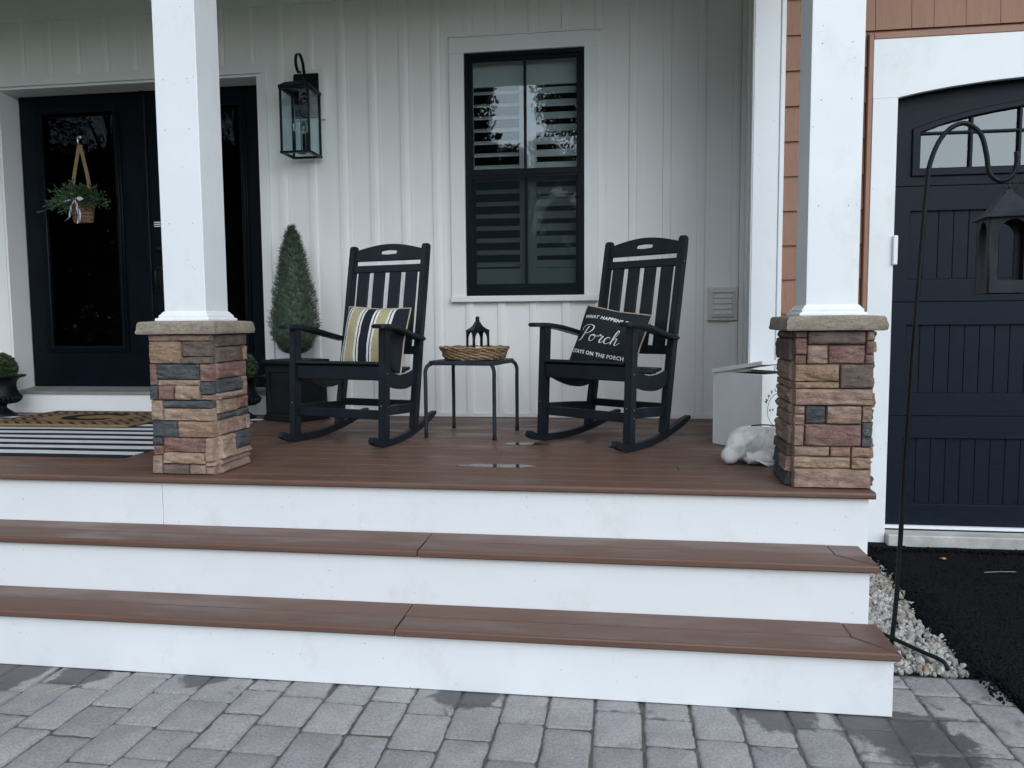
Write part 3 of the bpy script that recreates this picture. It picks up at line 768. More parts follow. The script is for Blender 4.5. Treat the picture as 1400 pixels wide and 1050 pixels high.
HP(box('weather_seal', (1.31, GY+.040, -.4655), (3.75, GY+.075, -.450), M['white'], house, bev=.002))
HP(box('rubber_seal', (1.31, GY+.046, -.4735), (3.75, GY+.070, -.466), M['black_metal'], house, bev=0))
# garage door: three plank sections and an arched glazed top section
gd = HP(thing('garage_door', None, None)); gd.parent = house; gd.location = (0, 0, 0)
gyf = GY+.064-WY   # front face, relative
def section(z0, z1, pz0, pz1):
    x0, x1 = 1.312, 3.748; P1 = (1.406, 2.480); P2 = (2.580, 3.654)
    loops = [[(x0, z0), (x1, z0), (x1, z1), (x0, z1)]]
    for a, b in (P1, P2): loops.append([(a, pz0), (b, pz0), (b, pz1), (a, pz1)])
    s = link('door_section', shape2d(loops, .022, .003), M['garage'], gd); s.location = (0, gyf+.011, 0)
    for a, b in (P1, P2):
        n = 15; w = (b-a)/n
        bm = bmesh.new(); add_box(bm, (-w/2+.0006, -.005, pz0-.01), (w/2-.0006, .004, pz1+.01), .0022); me = bpy.data.meshes.new('plank'); bm.to_mesh(me); bm.free(); me.materials.append(M['garage'])
        for i in range(n):
            o = link('plank', me, None, s); o.location = (a+w*(i+.5), .009, 0)
    o = box('section_back', (x0, .0135, z0), (x1, .018, z1), M['door'], s, bev=0)
    for a, b in (P1, P2):
        bm = bmesh.new(); loft(bm, [[(x, -.0105, pz0), (x, -.0105, pz0+.001), (x, .004, pz0+.007), (x, .004, pz0)] for x in (a, b)]); fixn(bm); from_bm('bottom_bevel', bm, M['garage'], s)
section(-.450, .121, -.341, .010); section(.127, .706, .237, .593); section(.712, 1.287, .820, 1.169)
tops = [(1.312, 1.293), (3.748, 1.293), (3.748, 1.86), (1.312, 1.86)]
WA = [(1.438, 1.556), (1.55, 1.596), (1.68, 1.628), (1.80, 1.650), (1.95, 1.672), (2.2, 1.70), (2.48, 1.715)]
def win_loop(d=0):
    return [(1.438-d, 1.372-d), (2.48+d, 1.372-d)] + [(a + (d if i == 6 else (-d if i == 0 else 0)), b+d*(.75 if i else .5)) for i, (a, b) in reversed(list(enumerate(WA)))]
def mir(lp): return [(5.06-a, b) for a, b in reversed(lp)]
s = link('top_section', shape2d([tops, win_loop(), mir(win_loop())], .022, .002), M['garage'], gd); s.location = (0, gyf+.011, 0)
for f in (lambda q: q, mir):
    o = link('window_moulding', shape2d([f(win_loop(.030)), f(win_loop(-.001))], .014, .004), M['garage'], s); o.location = (0, -.0165, 0)
    o = link('pane', shape2d([f(win_loop(-.0005))], .004), M['garage_glass'], s); o.location = (0, .006, 0)
for xx in (1.684, 1.908, 2.14, 2.36):
    for sgn in (0, 1):
        X = xx if not sgn else 5.06-xx
        zt = [b for a, b in WA if a >= xx][0]
        box('muntin', (X-.007, -.012, 1.373), (X+.007, .004, zt-.004), M['garage'], s, bev=.002)
for a, b in ((1.439, 2.479), (2.581, 3.621)):
    box('muntin', (a, -.0125, 1.545), (b, .0035, 1.557), M['garage'], s, bev=.002)

# ================================================================ PORCH COLUMNS
def stone_block(bm_name, parent, mat, x0, x1, z0, z1, T, depth, seed, flare=0):
    """rock faced stone: local face plane at y=0 facing -y, transformed by T"""
    w, h = x1-x0, z1-z0
    U = [0, min(.08, .0045/w), min(.16, .011/w)]; k_ = max(3, min(13, int(w/.011))); U = U+[U[-1]+(1-2*U[-1])*i/k_ for i in range(1, k_)]+[1-q_ for q_ in reversed(U)]
    V_ = [0, min(.10, .0040/h), min(.22, .010/h)]; k_ = max(2, min(8, int(h/.009))); V_ = V_+[V_[-1]+(1-2*V_[-1])*i/k_ for i in range(1, k_)]+[1-q_ for q_ in reversed(V_)]
    nx = len(U)-1; nz = len(V_)-1
    bm = bmesh.new(); grid = []
    o = Vector((seed*3.7, seed*1.3, seed*.9)); pr = .006+.010*random.Random(seed).random()
    for j in range(nz+1):
        row = []
        for i in range(nx+1):
            u = U[i]; v = V_[j]; eu = min(u, 1-u)*w; ev = min(v, 1-v)*h
            e = min(eu, ev)
            x = x0+w*u; z = z0+h*v
            bx = noise.noise(Vector((x*30, z*30, 0))+o)*.0022
            if 0 < i < nx: x += bx
            if 0 < j < nz: z += bx
            if j in (0, nz): z += noise.noise(Vector((x*24, 7*j, 1))+o)*.0030
            if i in (0, nx): x += noise.noise(Vector((i, z*24, 5))+o)*.0022
            rise = min(1, e/.0030)**.6
            d = pr*rise + min(1, e/.010)*(noise.noise(Vector((x*9, 0, z*26))+o)*.008 + (.5-abs(noise.noise(Vector((x*11, 3, z*44+x*12))+o)))*.013 + noise.noise(Vector((x*60, 3, z*80))+o)*.0024)
            d += flare*(1-v)
            row.append(bm.verts.new((x, -d, z)))
        grid.append(row)
    for a, b in zip(grid, grid[1:]):
        for i in range(nx): bm.faces.new((a[i], a[i+1], b[i+1], b[i]))
    # sides
    loop = [grid[0][i] for i in range(nx+1)]+[grid[j][nx] for j in range(1, nz+1)]+[grid[nz][i] for i in range(nx-1, -1, -1)]+[grid[j][0] for j in range(nz-1, 0, -1)]
    back = [bm.verts.new((v.co.x, depth, v.co.z)) for v in loop]
    n = len(loop)
    for i in range(n): bm.faces.new((loop[i], back[i], back[(i+1) % n], loop[(i+1) % n]))
    bm.faces.new(list(reversed(back)))
    for v in bm.verts: v.co = T @ v.co
    fixn(bm); ob = from_bm('stone', bm, M[mat], parent)
    for p in ob.data.polygons: p.use_smooth = True
    try: ob.data.set_sharp_from_angle(angle=R(38))
    except Exception: pass
    return ob
PW, HS, CW, SW = .2763, .582, .350, .1847
PYC = .0768+PW/2
def column(cx, label, front, side, side_sign, fx, fz, sx, seed):
    c = thing('porch_column', label, 'column', (cx, PYC, 0), 0, 'columns along the porch front')
    h = PW/2; q = .020
    box('core', (-h+q+.004, -h+q+.004, 0.0015), (h-q-.004, h-q-.004, HS), M['mortar'], c, bev=0)
    n = seed
    def place(items, lohi, T, halfw0, halfw1):
        nonlocal n
        (u0, u1), (v0, v1) = lohi
        for (a, b, t, bt, m_) in items:
            xa = halfw0 + (halfw1-halfw0)*(a-u0)/(u1-u0); xb = halfw0+(halfw1-halfw0)*(b-u0)/(u1-u0)
            za = HS*(v1-bt)/(v1-v0); zb = HS*(v1-t)/(v1-v0)
            za = max(za, .0015)
            n += 1; fl = .010 if za < .06 else 0
            stone_block('stone', c, m_, max(xa, min(halfw0, halfw1))+.0002, min(xb, max(halfw0, halfw1))-.0002, za+.0002, zb-.0002, T, q, n, fl)
    place(front, (fx, fz), Matrix.Translation((0, -h, 0)), -h, h)
    # visible side
    rotR = Matrix.Translation((h, 0, 0)) @ Matrix.Rotation(math.pi/2, 4, 'Z')     # faces +x ; local x -> +y
    rotL = Matrix.Translation((-h, 0, 0)) @ Matrix.Rotation(-math.pi/2, 4, 'Z')   # faces -x ; local x -> -y
    rotB = Matrix.Translation((0, h, 0)) @ Matrix.Rotation(math.pi, 4, 'Z')
    if side_sign > 0: place(side, (sx, fz), rotR, -h+q+.001, h)
    else: place(side, (sx, fz), rotL, -h, h-q-.001)
    rr = random.Random(seed); tones = ['st_tan', 'st_red', 'st_grey', 'st_ochre', 'st_brown', 'st_light', 'st_tan']
    def auto(T, a, b):
        z = 0.0
        items = []
        while z < HS-.02:
            hh = rr.choice((.045, .06, .085)); z1 = min(z+hh, HS)
            if HS-z1 < .03: z1 = HS
            x = a
            while x < b-.02:
                w = rr.uniform(.06, .16); x1 = min(x+w, b)
                if b-x1 < .04: x1 = b
                stone_block('stone', c, rr.choice(tones), x+.0008, x1-.0008, max(z, .0015)+.0008, z1-.0008, T, q, rr.randint(100, 999)); x = x1
            z = z1
    auto(rotL if side_sign > 0 else rotR, -h if side_sign > 0 else -h+q+.001, h-q-.001 if side_sign > 0 else h)
    auto(rotB, -h+q+.012, h-q-.012)
    # cap
    bm = bmesh.new(); ch = CW/2; rings = []
    def sq(r, z, j=.0025):
        pts = []
        for k in range(4):
            ca, sa = [(-1, -1), (1, -1), (1, 1), (-1, 1)][k], [(-1, -1), (1, -1), (1, 1), (-1, 1)][(k+1) % 4]
            for i in range(14):
                t = i/14; px = (ca[0]+(sa[0]-ca[0])*t)*r; py = (ca[1]+(sa[1]-ca[1])*t)*r
                d = 1+j/r*noise.noise(Vector((px*22+seed, py*22, z*60)))*.9
                pts.append((px*d, py*d, z+noise.noise(Vector((px*15, py*15, seed)))*.0012))
        return pts
    loft(bm, [sq(ch-.012, HS+.001), sq(ch-.002, HS+.003), sq(ch, HS+.010, .004), sq(ch-.001, HS+.022, .006), sq(ch-.003, HS+.036, .006), sq(ch-.006, HS+.048, .004), sq(ch-.011, HS+.053), sq(ch-.05, HS+.056, .0)])
    fixn(bm); o = from_bm('cap_stone', bm, M['cap'], c, smooth=True)
    try: o.data.set_sharp_from_angle(angle=R(45))
    except Exception: pass
    # shaft and base moulding
    s2 = SW/2; zt = HS+.0565
    sh = box('shaft', (-s2, -s2, zt), (s2, s2, 2.729), M['white'], c, bev=.0025, seg=2)
    bm = bmesh.new()
    def r4(r, z): return [(-r, -r, z), (r, -r, z), (r, r, z), (-r, r, z)]
    loft(bm, [r4(s2+.028, zt+.0003), r4(s2+.028, zt+.006), r4(s2+.026, zt+.011), r4(s2+.017, zt+.013), r4(s2+.017, zt+.022), r4(s2+.010, zt+.029), r4(s2+.006, zt+.036), r4(s2+.0005, zt+.040)])
    fixn(bm); from_bm('base_moulding', bm, M['white'], c)
    bm = bmesh.new()
    for z in (1.04, 1.42, 1.62, 1.95, 2.3):
        for xo in (-.055, .05):
            add_box(bm, (xo-.0016, -s2-.0006, z-.0016), (xo+.0016, -s2+.0005, z+.0016))
    tag(from_bm('nail_heads', bm, M['st_grey'], c), kind='stuff')
    return c
T_, O_, D_, G_, B_, L_ = 'st_tan', 'st_ochre', 'st_red', 'st_grey', 'st_brown', 'st_light'
frontR = [(165, 225, 172, 206, B_), (165, 225, 206, 292, D_), (165, 222, 292, 338, D_), (225, 517, 172, 242, B_), (517, 560, 172, 222, T_), (517, 560, 222, 290, D_), (515, 560, 290, 338, D_),
          (222, 331, 242, 338, T_), (331, 515, 242, 338, D_), (165, 391, 338, 427, O_), (165, 391, 427, 461, O_), (391, 560, 338, 461, B_), (165, 560, 461, 546, T_),
          (165, 221, 546, 590, T_), (165, 221, 590, 648, T_), (221, 327, 546, 638, G_), (327, 506, 546, 640, T_), (506, 560, 546, 632, T_), (165, 219, 648, 752, T_), (219, 506, 640, 752, D_), (506, 560, 632, 752, G_),
          (165, 351, 752, 806, T_), (351, 457, 752, 806, O_), (457, 560, 752, 806, O_), (165, 457, 806, 866, L_), (457, 560, 806, 866, O_), (165, 560, 866, 965, T_)]
sideR = [(85, 165, 172, 210, B_), (85, 165, 210, 325, B_), (85, 165, 325, 425, T_), (85, 165, 425, 462, O_), (85, 165, 462, 540, T_), (85, 165, 540, 588, T_), (85, 165, 588, 650, T_), (85, 165, 650, 750, T_), (85, 165, 750, 810, B_), (85, 125, 810, 890, G_), (125, 165, 810, 890, T_), (85, 165, 890, 965, G_)]
frontL = [(125, 510, 175, 213, T_), (125, 329, 213, 346, O_), (329, 510, 213, 306, B_), (329, 510, 306, 346, B_), (125, 173, 346, 473, D_), (173, 438, 346, 439, G_), (173, 438, 439, 473, L_), (438, 510, 346, 450, D_), (438, 510, 450, 526, G_), (438, 510, 526, 560, T_),
          (125, 179, 473, 560, G_), (179, 279, 473, 560, D_), (279, 438, 473, 560, L_), (125, 206, 560, 682, L_), (206, 510, 560, 606, G_), (206, 510, 606, 682, L_), (125, 289, 682, 781, G_), (289, 510, 682, 781, O_),
          (125, 191, 781, 827, G_), (125, 191, 827, 889, D_), (191, 458, 781, 871, D_), (191, 458, 871, 936, L_), (125, 191, 889, 1000, T_), (191, 356, 936, 1000, B_), (356, 458, 936, 1000, T_), (458, 510, 781, 920, L_), (458, 510, 920, 948, L_), (458, 510, 948, 1000, T_)]
sideL = [(510, 670, 175, 250, B_), (510, 650, 250, 343, B_), (650, 670, 250, 343, T_), (510, 670, 343, 440, D_), (510, 640, 440, 522, G_), (640, 670, 440, 560, T_), (510, 640, 522, 562, T_), (510, 608, 562, 645, L_), (608, 670, 562, 638, D_), (510, 608, 645, 682, G_), (608, 670, 638, 682, G_),
         (510, 655, 682, 776, T_), (655, 670, 682, 776, L_), (510, 585, 776, 915, L_), (585, 670, 776, 880, G_), (510, 670, 915, 948, T_), (585, 670, 880, 915, T_), (510, 670, 948, 1000, T_)]
column(-1.842, 'white square column on a stacked stone pier beside the striped rug', frontL, sideL, 1, (125, 510), (175, 1000), (510, 670), 11)
column(.733, 'white square column on a stacked stone pier beside the white box', frontR, sideR, -1, (165, 560), (172, 965), (85, 165), 57)

# ================================================================ ROCKING CHAIRS
def rocking_chair(label, loc, rz):
    c = thing('rocking_chair', label, 'rocking chair', loc, rz, 'rocking chairs on the porch')
    m_ = M['chair']; AF, AB = .272, .236
    RB, RT, HB = .357, .545, 1.062
    def back(z): return RB+(RT-RB)*(z-.08)/(HB-.08)
    rp = smoothpath([(0, -.115, .054), (0, -.06, .032), (0, 0, .0215), (0, .12, .0182), (0, .28, .0295), (0, .44, .060), (0, .62, .110)], 5)
    for s in (-1, 1):
        bm = bmesh.new(); hh = [.036]*len(rp); hh[0] = .024; hh[1] = .032; hh[-1] = .018; hh[-2] = .028
        bar(bm, [(s*(AF-(AF-AB)*max(0, p.y)/.4*.8), p.y, p.z) for p in rp], .032, hh); fixn(bm)
        bmesh.ops.bevel(bm, geom=[e for e in bm.edges if e.calc_face_angle(0) > .8], offset=.003, segments=2, affect='EDGES'); from_bm('rocker', bm, m_, c)
        bm = bmesh.new(); bar(bm, [(s*AF, .005, .036), (s*AF, .03, .597)], .039, .054); fixn(bm)
        bmesh.ops.bevel(bm, geom=bm.edges[:], offset=.004, segments=2, affect='EDGES'); from_bm('front_leg', bm, m_, c)
        bm = bmesh.new(); bar(bm, [(s*(AB+.006), back(.07), .050), (s*AB, back(.5), .5), (s*AB, back(1.0), 1.0), (s*AB, back(1.048), 1.048), (s*AB, back(1.062), 1.062)], .037, [.050, .050, .048, .045, .028]); fixn(bm)
        bmesh.ops.bevel(bm, geom=[e for e in bm.edges if e.calc_face_angle(0) > .6], offset=.004, segments=2, affect='EDGES'); from_bm('back_post', bm, m_, c)
        bm = bmesh.new()
        ap = smoothpath([(s*(AF+.012), -.062, .607), (s*(AF+.010), .02, .606), (s*(AF+.002), .14, .592), (s*(AB+.025), .28, .562), (s*(AB+.022), .43, .533)], 4)
        ws = [.052, .078, .088]+[.088-.0020*i for i in range(len(ap)-3)]
        bar(bm, ap, ws, [.014]+[.022]*(len(ap)-1)); fixn(bm)
        bmesh.ops.bevel(bm, geom=[e for e in bm.edges if e.calc_face_angle(0) > .8], offset=.006, segments=2, affect='EDGES'); from_bm('arm_rest', bm, m_, c)
        # scooped side apron
        top = smoothpath([(0, .03, .405), (0, .12, .375), (0, .22, .352), (0, .32, .352), (0, .40, .372)], 4); bot = smoothpath([(0, .03, .335), (0, .12, .300), (0, .22, .275), (0, .32, .278), (0, .40, .315)], 4)
        bm = bmesh.new(); sx = s*(AB-.004)
        loft(bm, [[(sx-.011, t.y, t.z), (sx+.011, t.y, t.z), (sx+.011, b.y, b.z), (sx-.011, b.y, b.z)] for t, b in zip(top, bot)]); fixn(bm)
        from_bm('side_apron', bm, m_, c)
        bm = bmesh.new(); bar(bm, [(s*(AF-.012), .03, .178), (s*(AB+.0), .20, .170), (s*AB, .37, .160)], .022, [.045, .05, .045]); fixn(bm); from_bm('side_stretcher', bm, m_, c)
        bm = bmesh.new()
        for (y, z) in ((.02, .37), (.02, .20), (.02, .16), (back(.38), .38), (back(.6), .55), (back(.93), .93)):
            xo = s*(AF+.0200) if y < .05 else s*(AB+.0190)
            r = bmesh.ops.create_icosphere(bm, subdivisions=1, radius=.0034)
            for v in r['verts']: v.co = Vector((v.co.x*.4+xo, v.co.y+y, v.co.z+z))
        for (xx, z) in ((s*AF, .21), (s*AF, .15)):
            r = bmesh.ops.create_icosphere(bm, subdivisions=1, radius=.003)
            for v in r['verts']: v.co = Vector((v.co.x+xx, v.co.y*.4-.016, v.co.z+z))
        tag(from_bm('screws', bm, M['screw'], c), kind='stuff')
    o = box('front_apron', (-AF+.0200, .005, .335), (AF-.0200, .028, .408), m_, c, bev=.004)
    # scooped seat slats
    sp = [(.018, .418), (.075, .404), (.132, .388), (.189, .373), (.246, .364), (.303, .362), (.355, .372)]
    for i, (y, z) in enumerate(sp):
        dz = (sp[min(i+1, 6)][1]-sp[max(i-1, 0)][1])/(sp[min(i+1, 6)][0]-sp[max(i-1, 0)][0])
        bm = bmesh.new(); hw = AB-.022 if 0 < i else AF-.024
        add_box(bm, (-hw, -.026, -.008), (hw, .026, .008), .004, 2, Matrix.Translation((0, y, z)) @ Matrix.Rotation(math.atan(dz), 4, 'X')); from_bm('seat_slat', bm, m_, c)
    o = box('front_stretcher', (-AF+.0200, .010, .138), (AF-.0200, .030, .184), m_, c, bev=.004)
    o = box('rear_stretcher', (-AB+.0185, .372, .16), (AB-.0185, .392, .2), m_, c, bev=.004)
    tilt = math.atan((RT-RB)/(HB-.08))
    def rail(name, loops, zc, th):
        me = shape2d(loops, th, .002); o = link(name, me, m_, c); o.location = (0, back(zc), zc); o.rotation_euler = (-tilt, 0, 0); return o
    hw = AB-.0185; n = 20
    arch = [(-hw+2*hw*i/n, .034+.034*math.sin(math.pi*i/n)) for i in range(n, -1, -1)]
    hole = [(.057*a, .022+.015*b) for a, b in ((-1, .0), (-.9, -.8), (0, -1.0), (.9, -.8), (1, 0), (.9, .8), (0, 1.1), (-.9, .8))]
    rail('head_rail', [[(-hw, -.024), (hw, -.024)]+arch, hole], 1.000, .018)
    rail('upper_rail', [[(-hw, -.018), (hw, -.018), (hw, .018), (-hw, .018)]], .928, .026)
    rail('lower_rail', [[(-hw, -.020), (hw, -.020), (hw, .020), (-hw, .020)]], .472, .026)
    for k in range(4):
        rail('back_slat', [[(-.034, -.212), (.034, -.212), (.034, .212), (-.034, .212)]], .700, .014).location.x = -.156+.104*k
    return c
rocking_chair('black rocking chair holding the tan and black striped pillow', (-1.483, .891, 0), R(-14.5))
rocking_chair('black rocking chair holding the dark pillow with white lettering', (-.228, .953, 0), R(-35.4))

# pillows
def pillow(name, label, w, h, t, mat, mat_back, loc, rot, pip):
    p = thing(name, label, 'pillow'); p.rotation_mode = 'XYZ'; p.location = loc; p.rotation_euler = rot
    n = 22
    def th(u, v): return t/2*max(0, (1-abs(u)**2.6)*(1-abs(v)**2.6))**.5
    def co(u, v, s):
        pin = 1-.07*(1-abs(u*v)**1.0)*0
        px = u*w/2*(1-.05*(1-v*v)*0-.06*(1-abs(v))*abs(u)**3); pz = v*h/2*(1-.06*(1-abs(u))*abs(v)**3)
        d = th(u, v)
        d += d*(.22*noise.noise(Vector((px*8, pz*8, s*4+w*9)))) + .006*(d/t)*abs(noise.noise(Vector((px*14+4, pz*10, s*2))))*-1+ .003*noise.noise(Vector((px*22, pz*22, s)))*(d/t)*2
        return Vector((px, -s*d, pz))
    for s, mm, nm in ((1, mat, 'front_cover'), (-1, mat_back, 'back_cover')):
        bm = bmesh.new(); g = [[bm.verts.new(co(-1+2*i/n, -1+2*j/n, s)) for i in range(n+1)] for j in range(n+1)]
        for a, b in zip(g, g[1:]):
            for i in range(n): bm.faces.new((a[i], a[i+1], b[i+1], b[i]) if s > 0 else (a[i], b[i], b[i+1], a[i+1]))
        from_bm(nm, bm, mm, p, smooth=True)
    e = [co(-1+2*i/12, -1, 1) for i in range(12)]+[co(1, -1+2*i/12, 1) for i in range(12)]+[co(1-2*i/12, 1, 1) for i in range(12)]+[co(-1, 1-2*i/12, 1) for i in range(12)]
    bm = bmesh.new(); tube(bm, e+[e[0]], .0045, 6, cap=False); from_bm('piping', bm, pip, p, smooth=True)
    return p, co
K_, WH, TN = (.02, .022, .03), (.74, .74, .72), (.46, .40, .24)
st = [(-.20, K_), (-.165, WH), (-.150, K_), (-.144, WH), (-.132, TN), (-.072, WH), (-.060, K_), (-.054, WH), (-.044, K_), (.006, WH), (.016, K_), (.022, WH), (.033, TN), (.092, WH), (.104, K_), (.110, WH), (.124, K_), (.2, K_)]
def chair_pt(loc, rz, x, y, z):
    return Vector(loc)+Matrix.Rotation(rz, 3, 'Z') @ Vector((x, y, z))
l1 = chair_pt((-1.483, .891, 0), R(-14.5), .072, .250, .533)
pillow('striped_pillow', 'tan, white and black striped square pillow on the left rocking chair', .385, .36, .165, stripes('striped_canvas', st), M['piping'], l1, (R(-16), R(2), R(-14.5)), M['piping'])
l2 = chair_pt((-.228, .953, 0), R(-35.4), -.012, .230, .518)
p2, co2 = pillow('lettered_pillow', 'dark canvas pillow with white lettering on the right rocking chair', .375, .35, .155, M['dark_fabric'], M['burlap'], l2, (R(-22), R(9), R(-26)), M['piping'])
def on_pillow(me, name, co, w, h, lift=.0012):
    for v in me.vertices:
        q = co(v.co.x/(w/2), v.co.y/(h/2), 1); v.co = q+Vector((0, -lift, 0))
    o = link(name, me, M['thread'], p2); return o
for body, zz, sz, curve in (('WHAT HAPPENS ON', .100, .027, -1), ('STAYS ON THE PORCH', -.100, .0265, 1)):
    me = text_mesh(body, sz, .0009, spacing=1.12)
    for v in me.vertices: v.co = Vector((v.co.x-.012, v.co.y+zz+curve*.25*v.co.x*v.co.x, 0))
    on_pillow(me, 'lettering', co2, .375, .35)
# 'Porch' in script as drawn strokes
def script_word(strokes, sc, ox, oz, co, w, h):
    bm = bmesh.new()
    for st_ in strokes:
        pts = smoothpath([(a, b, 0) for a, b in st_], 6); n = len(pts)
        L, Rr = [], []
        for i, p in enumerate(pts):
            t = (pts[min(i+1, n-1)]-pts[max(i-1, 0)]).normalized(); nn = Vector((-t.y, t.x, 0))
            wd = .055+.085*max(0, -t.y)     # down strokes heavier
            for lst, sgn in ((L, 1), (Rr, -1)):
                q = (p+nn*wd*sgn*.5); X = (q.x+.22*q.y)*sc+ox; Z = q.y*sc+oz
                lst.append(bm.verts.new(co(X/(w/2), Z/(h/2), 1)+Vector((0, -.0016, 0))))
        for i in range(n-1): bm.faces.new((L[i], Rr[i], Rr[i+1], L[i+1]))
    return bm
strokes = [
    [(.45, 1.55), (.30, 1.0), (.12, .35), (-.02, .02), (-.18, -.02)],
    [(-.15, 1.05), (-.22, 1.35), (.05, 1.65), (.55, 1.75), (1.0, 1.60), (1.05, 1.2), (.75, .88), (.35, .80)],
    [(1.45, .72), (1.2, .62), (1.12, .3), (1.3, .03), (1.6, .1), (1.75, .45), (1.6, .72), (1.45, .72), (1.55, .58), (1.95, .62), (2.15, .72)],
    [(2.10, .60), (2.18, .85), (2.30, .70), (2.55, .70), (2.45, .35), (2.42, .08), (2.6, .02), (2.85, .3)],
    [(3.35, .6), (3.2, .74), (2.95, .6), (2.86, .3), (3.0, .03), (3.3, .08), (3.6, .35), (3.85, .9), (3.95, 1.4), (3.82, 1.62), (3.70, 1.35), (3.66, .7), (3.66, .02)],
    [(3.66, .3), (3.85, .66), (4.08, .68), (4.10, .35), (4.12, .05), (4.3, .03), (4.6, .35)]]
bm = script_word(strokes, .050, -.136, -.036, co2, .375, .35); fixn(bm)
o = from_bm('script_lettering', bm, M['thread'], p2)
for v in o.data.polygons: pass

# ================================================================ TABLE, TRAY, LANTERN
ta = R(-9.5)
tab = thing('side_table', 'small square charcoal metal side table between the rocking chairs', 'table', (-.862, 1.34, 0), ta)
TZ = .415
bm = bmesh.new(); n = 6; ring_ = []
hw, hd_ = .192, .198
for k, (sx, sy) in enumerate(((1, 1), (-1, 1), (-1, -1), (1, -1))):
    for i in range(n):
        a = math.pi/2*(k+i/(n-1)); r = .045; ring_.append((sx*(hw-r)+r*math.cos(a), sy*(hd_-r)+r*math.sin(a)))
def rr_(s, z): return [(x*s, y*s, z) for x, y in ring_]
loft(bm, [rr_(.985, TZ-.022), rr_(1, TZ-.018), rr_(1, TZ-.004), rr_(.988, TZ), rr_(.93, TZ), rr_(.92, TZ-.002)]); fixn(bm); from_bm('table_top', bm, M['table'], tab)
for sx in (-1, 1):
    for sy in (-1, 1):
        bm = bmesh.new(); tube(bm, smoothpath([(sx*(hw-.03), sy*(hd_-.03), TZ-.012), (sx*(hw-.008), sy*(hd_-.006), TZ-.024), (sx*(hw+.004), sy*(hd_+.004), TZ-.055), (sx*(hw+.004), sy*(hd_+.004), TZ-.12), (sx*(hw+.004), sy*(hd_+.004), .006)], 5), .0105, 10); from_bm('leg', bm, M['table'], tab, smooth=True)
        bm = bmesh.new(); lathe(bm, [(.0115, 0), (.0125, .004), (.0115, .010)], 10, (sx*(hw+.004), sy*(hd_+.004))); from_bm('foot_cap', bm, M['black_metal'], tab)
tray = thing('wicker_tray', 'round woven wicker tray on the small side table', 'tray', (-.853, 1.36, TZ), ta)
bm = bmesh.new(); lathe(bm, [(.0, .001), (.150, .001), (.155, .006), (0, .008)], 40); fixn(bm); from_bm('tray_base', bm, M['wicker'], tray)
rr = random.Random(3)
for k in range(7):
    bm = bmesh.new(); z = .008+k*.0085; r0 = .150+.0042*k+.004*math.sin(k)
    pts = []
    for i in range(120):
        a = i/120*6.2832; ph = (i*.95+k*math.pi)
        pts.append(((r0+.0055*math.sin(ph))*math.cos(a)*1.06, (r0+.0055*math.sin(ph))*math.sin(a)*.98, z+.002*math.sin(a*5+k*2)+.002*math.cos(ph)))
    pts.append(pts[0]); tube(bm, pts, .0062, 6, cap=False); from_bm('woven_strand', bm, M['wicker'], tray, smooth=True)
bm = bmesh.new()
for i in range(46):
    a = i/46*6.2832
    tube(bm, [((.152+.004*math.sin(i))*math.cos(a)*1.06, .152*math.sin(a)*.98, .006), (.166*math.cos(a)*1.06, .166*math.sin(a)*.98, .036), (.180*math.cos(a)*1.06, .180*math.sin(a)*.98, .066+.003*math.sin(i*2.3))], .0038, 5)
tag(from_bm('upright_reeds', bm, M['wicker'], tray), kind='stuff')
bm = bmesh.new()
pts = [((.181+.003*math.sin(i*.9))*math.cos(i/90*6.2832)*1.06, (.181+.003*math.sin(i*.9))*math.sin(i/90*6.2832)*.98, .068+.0025*math.cos(i*.9)) for i in range(90)]; tube(bm, pts+[pts[0]], .006, 6, cap=False); from_bm('rim', bm, M['wicker'], tray, smooth=True)

def arched_panel(w, h, ow, oh, th, mat, parent, loc, rz, base=.02):
    n = 10
    hole = [(-ow/2, base), (ow/2, base), (ow/2, base+oh)] + [(ow/2*math.cos(math.pi*i/n), base+oh+ow*.62*math.sin(math.pi*i/n)) for i in range(1, n)] + [(-ow/2, base+oh)]
    me = shape2d([[(-w/2, 0), (w/2, 0), (w/2, h), (-w/2, h)], hole], th, .0008)
    o = link('arched_side', me, mat, parent); o.location = loc; o.rotation_euler = (0, 0, rz); return o
lt = thing('tabletop_lantern', 'small black lantern with arched openings standing in the wicker tray', 'lantern', (-.835, 1.365, TZ+.009), R(35))
lw = .098
for k in range(4):
    a = k*math.pi/2; arched_panel(lw, .150, lw-.024, .085, .005, M['black_metal'], lt, (math.sin(a)*(lw/2-.003), -math.cos(a)*(lw/2-.003), .0), a)
box('lantern_base', (-lw/2-.004, -lw/2-.004, .0), (lw/2+.004, lw/2+.004, .008), M['black_metal'], lt)
bm = bmesh.new()
def r4(r, z): return [(-r, -r, z), (r, -r, z), (r, r, z), (-r, r, z)]
loft(bm, [r4(lw/2+.002, .1505), r4(lw/2+.002, .154), r4(.034, .166), r4(.022, .178), r4(.015, .192), r4(.013, .200)]); fixn(bm); from_bm('lantern_roof', bm, M['black_metal'], lt)
bm = bmesh.new(); lathe(bm, [(.011, .200), (.013, .205), (.010, .212), (.012, .218), (.010, .226), (.004, .231), (0, .232)], 14); fixn(bm); from_bm('finial', bm, M['black_metal'], lt, smooth=True)
M['candle'] = simple('ivory_candle', (.62, .60, .54), .5, var=.05)
bm = bmesh.new(); lathe(bm, [(.022, .009), (.022, .060), (.018, .063), (0, .060)], 18); fixn(bm); from_bm('candle', bm, M['candle'], lt, smooth=True)

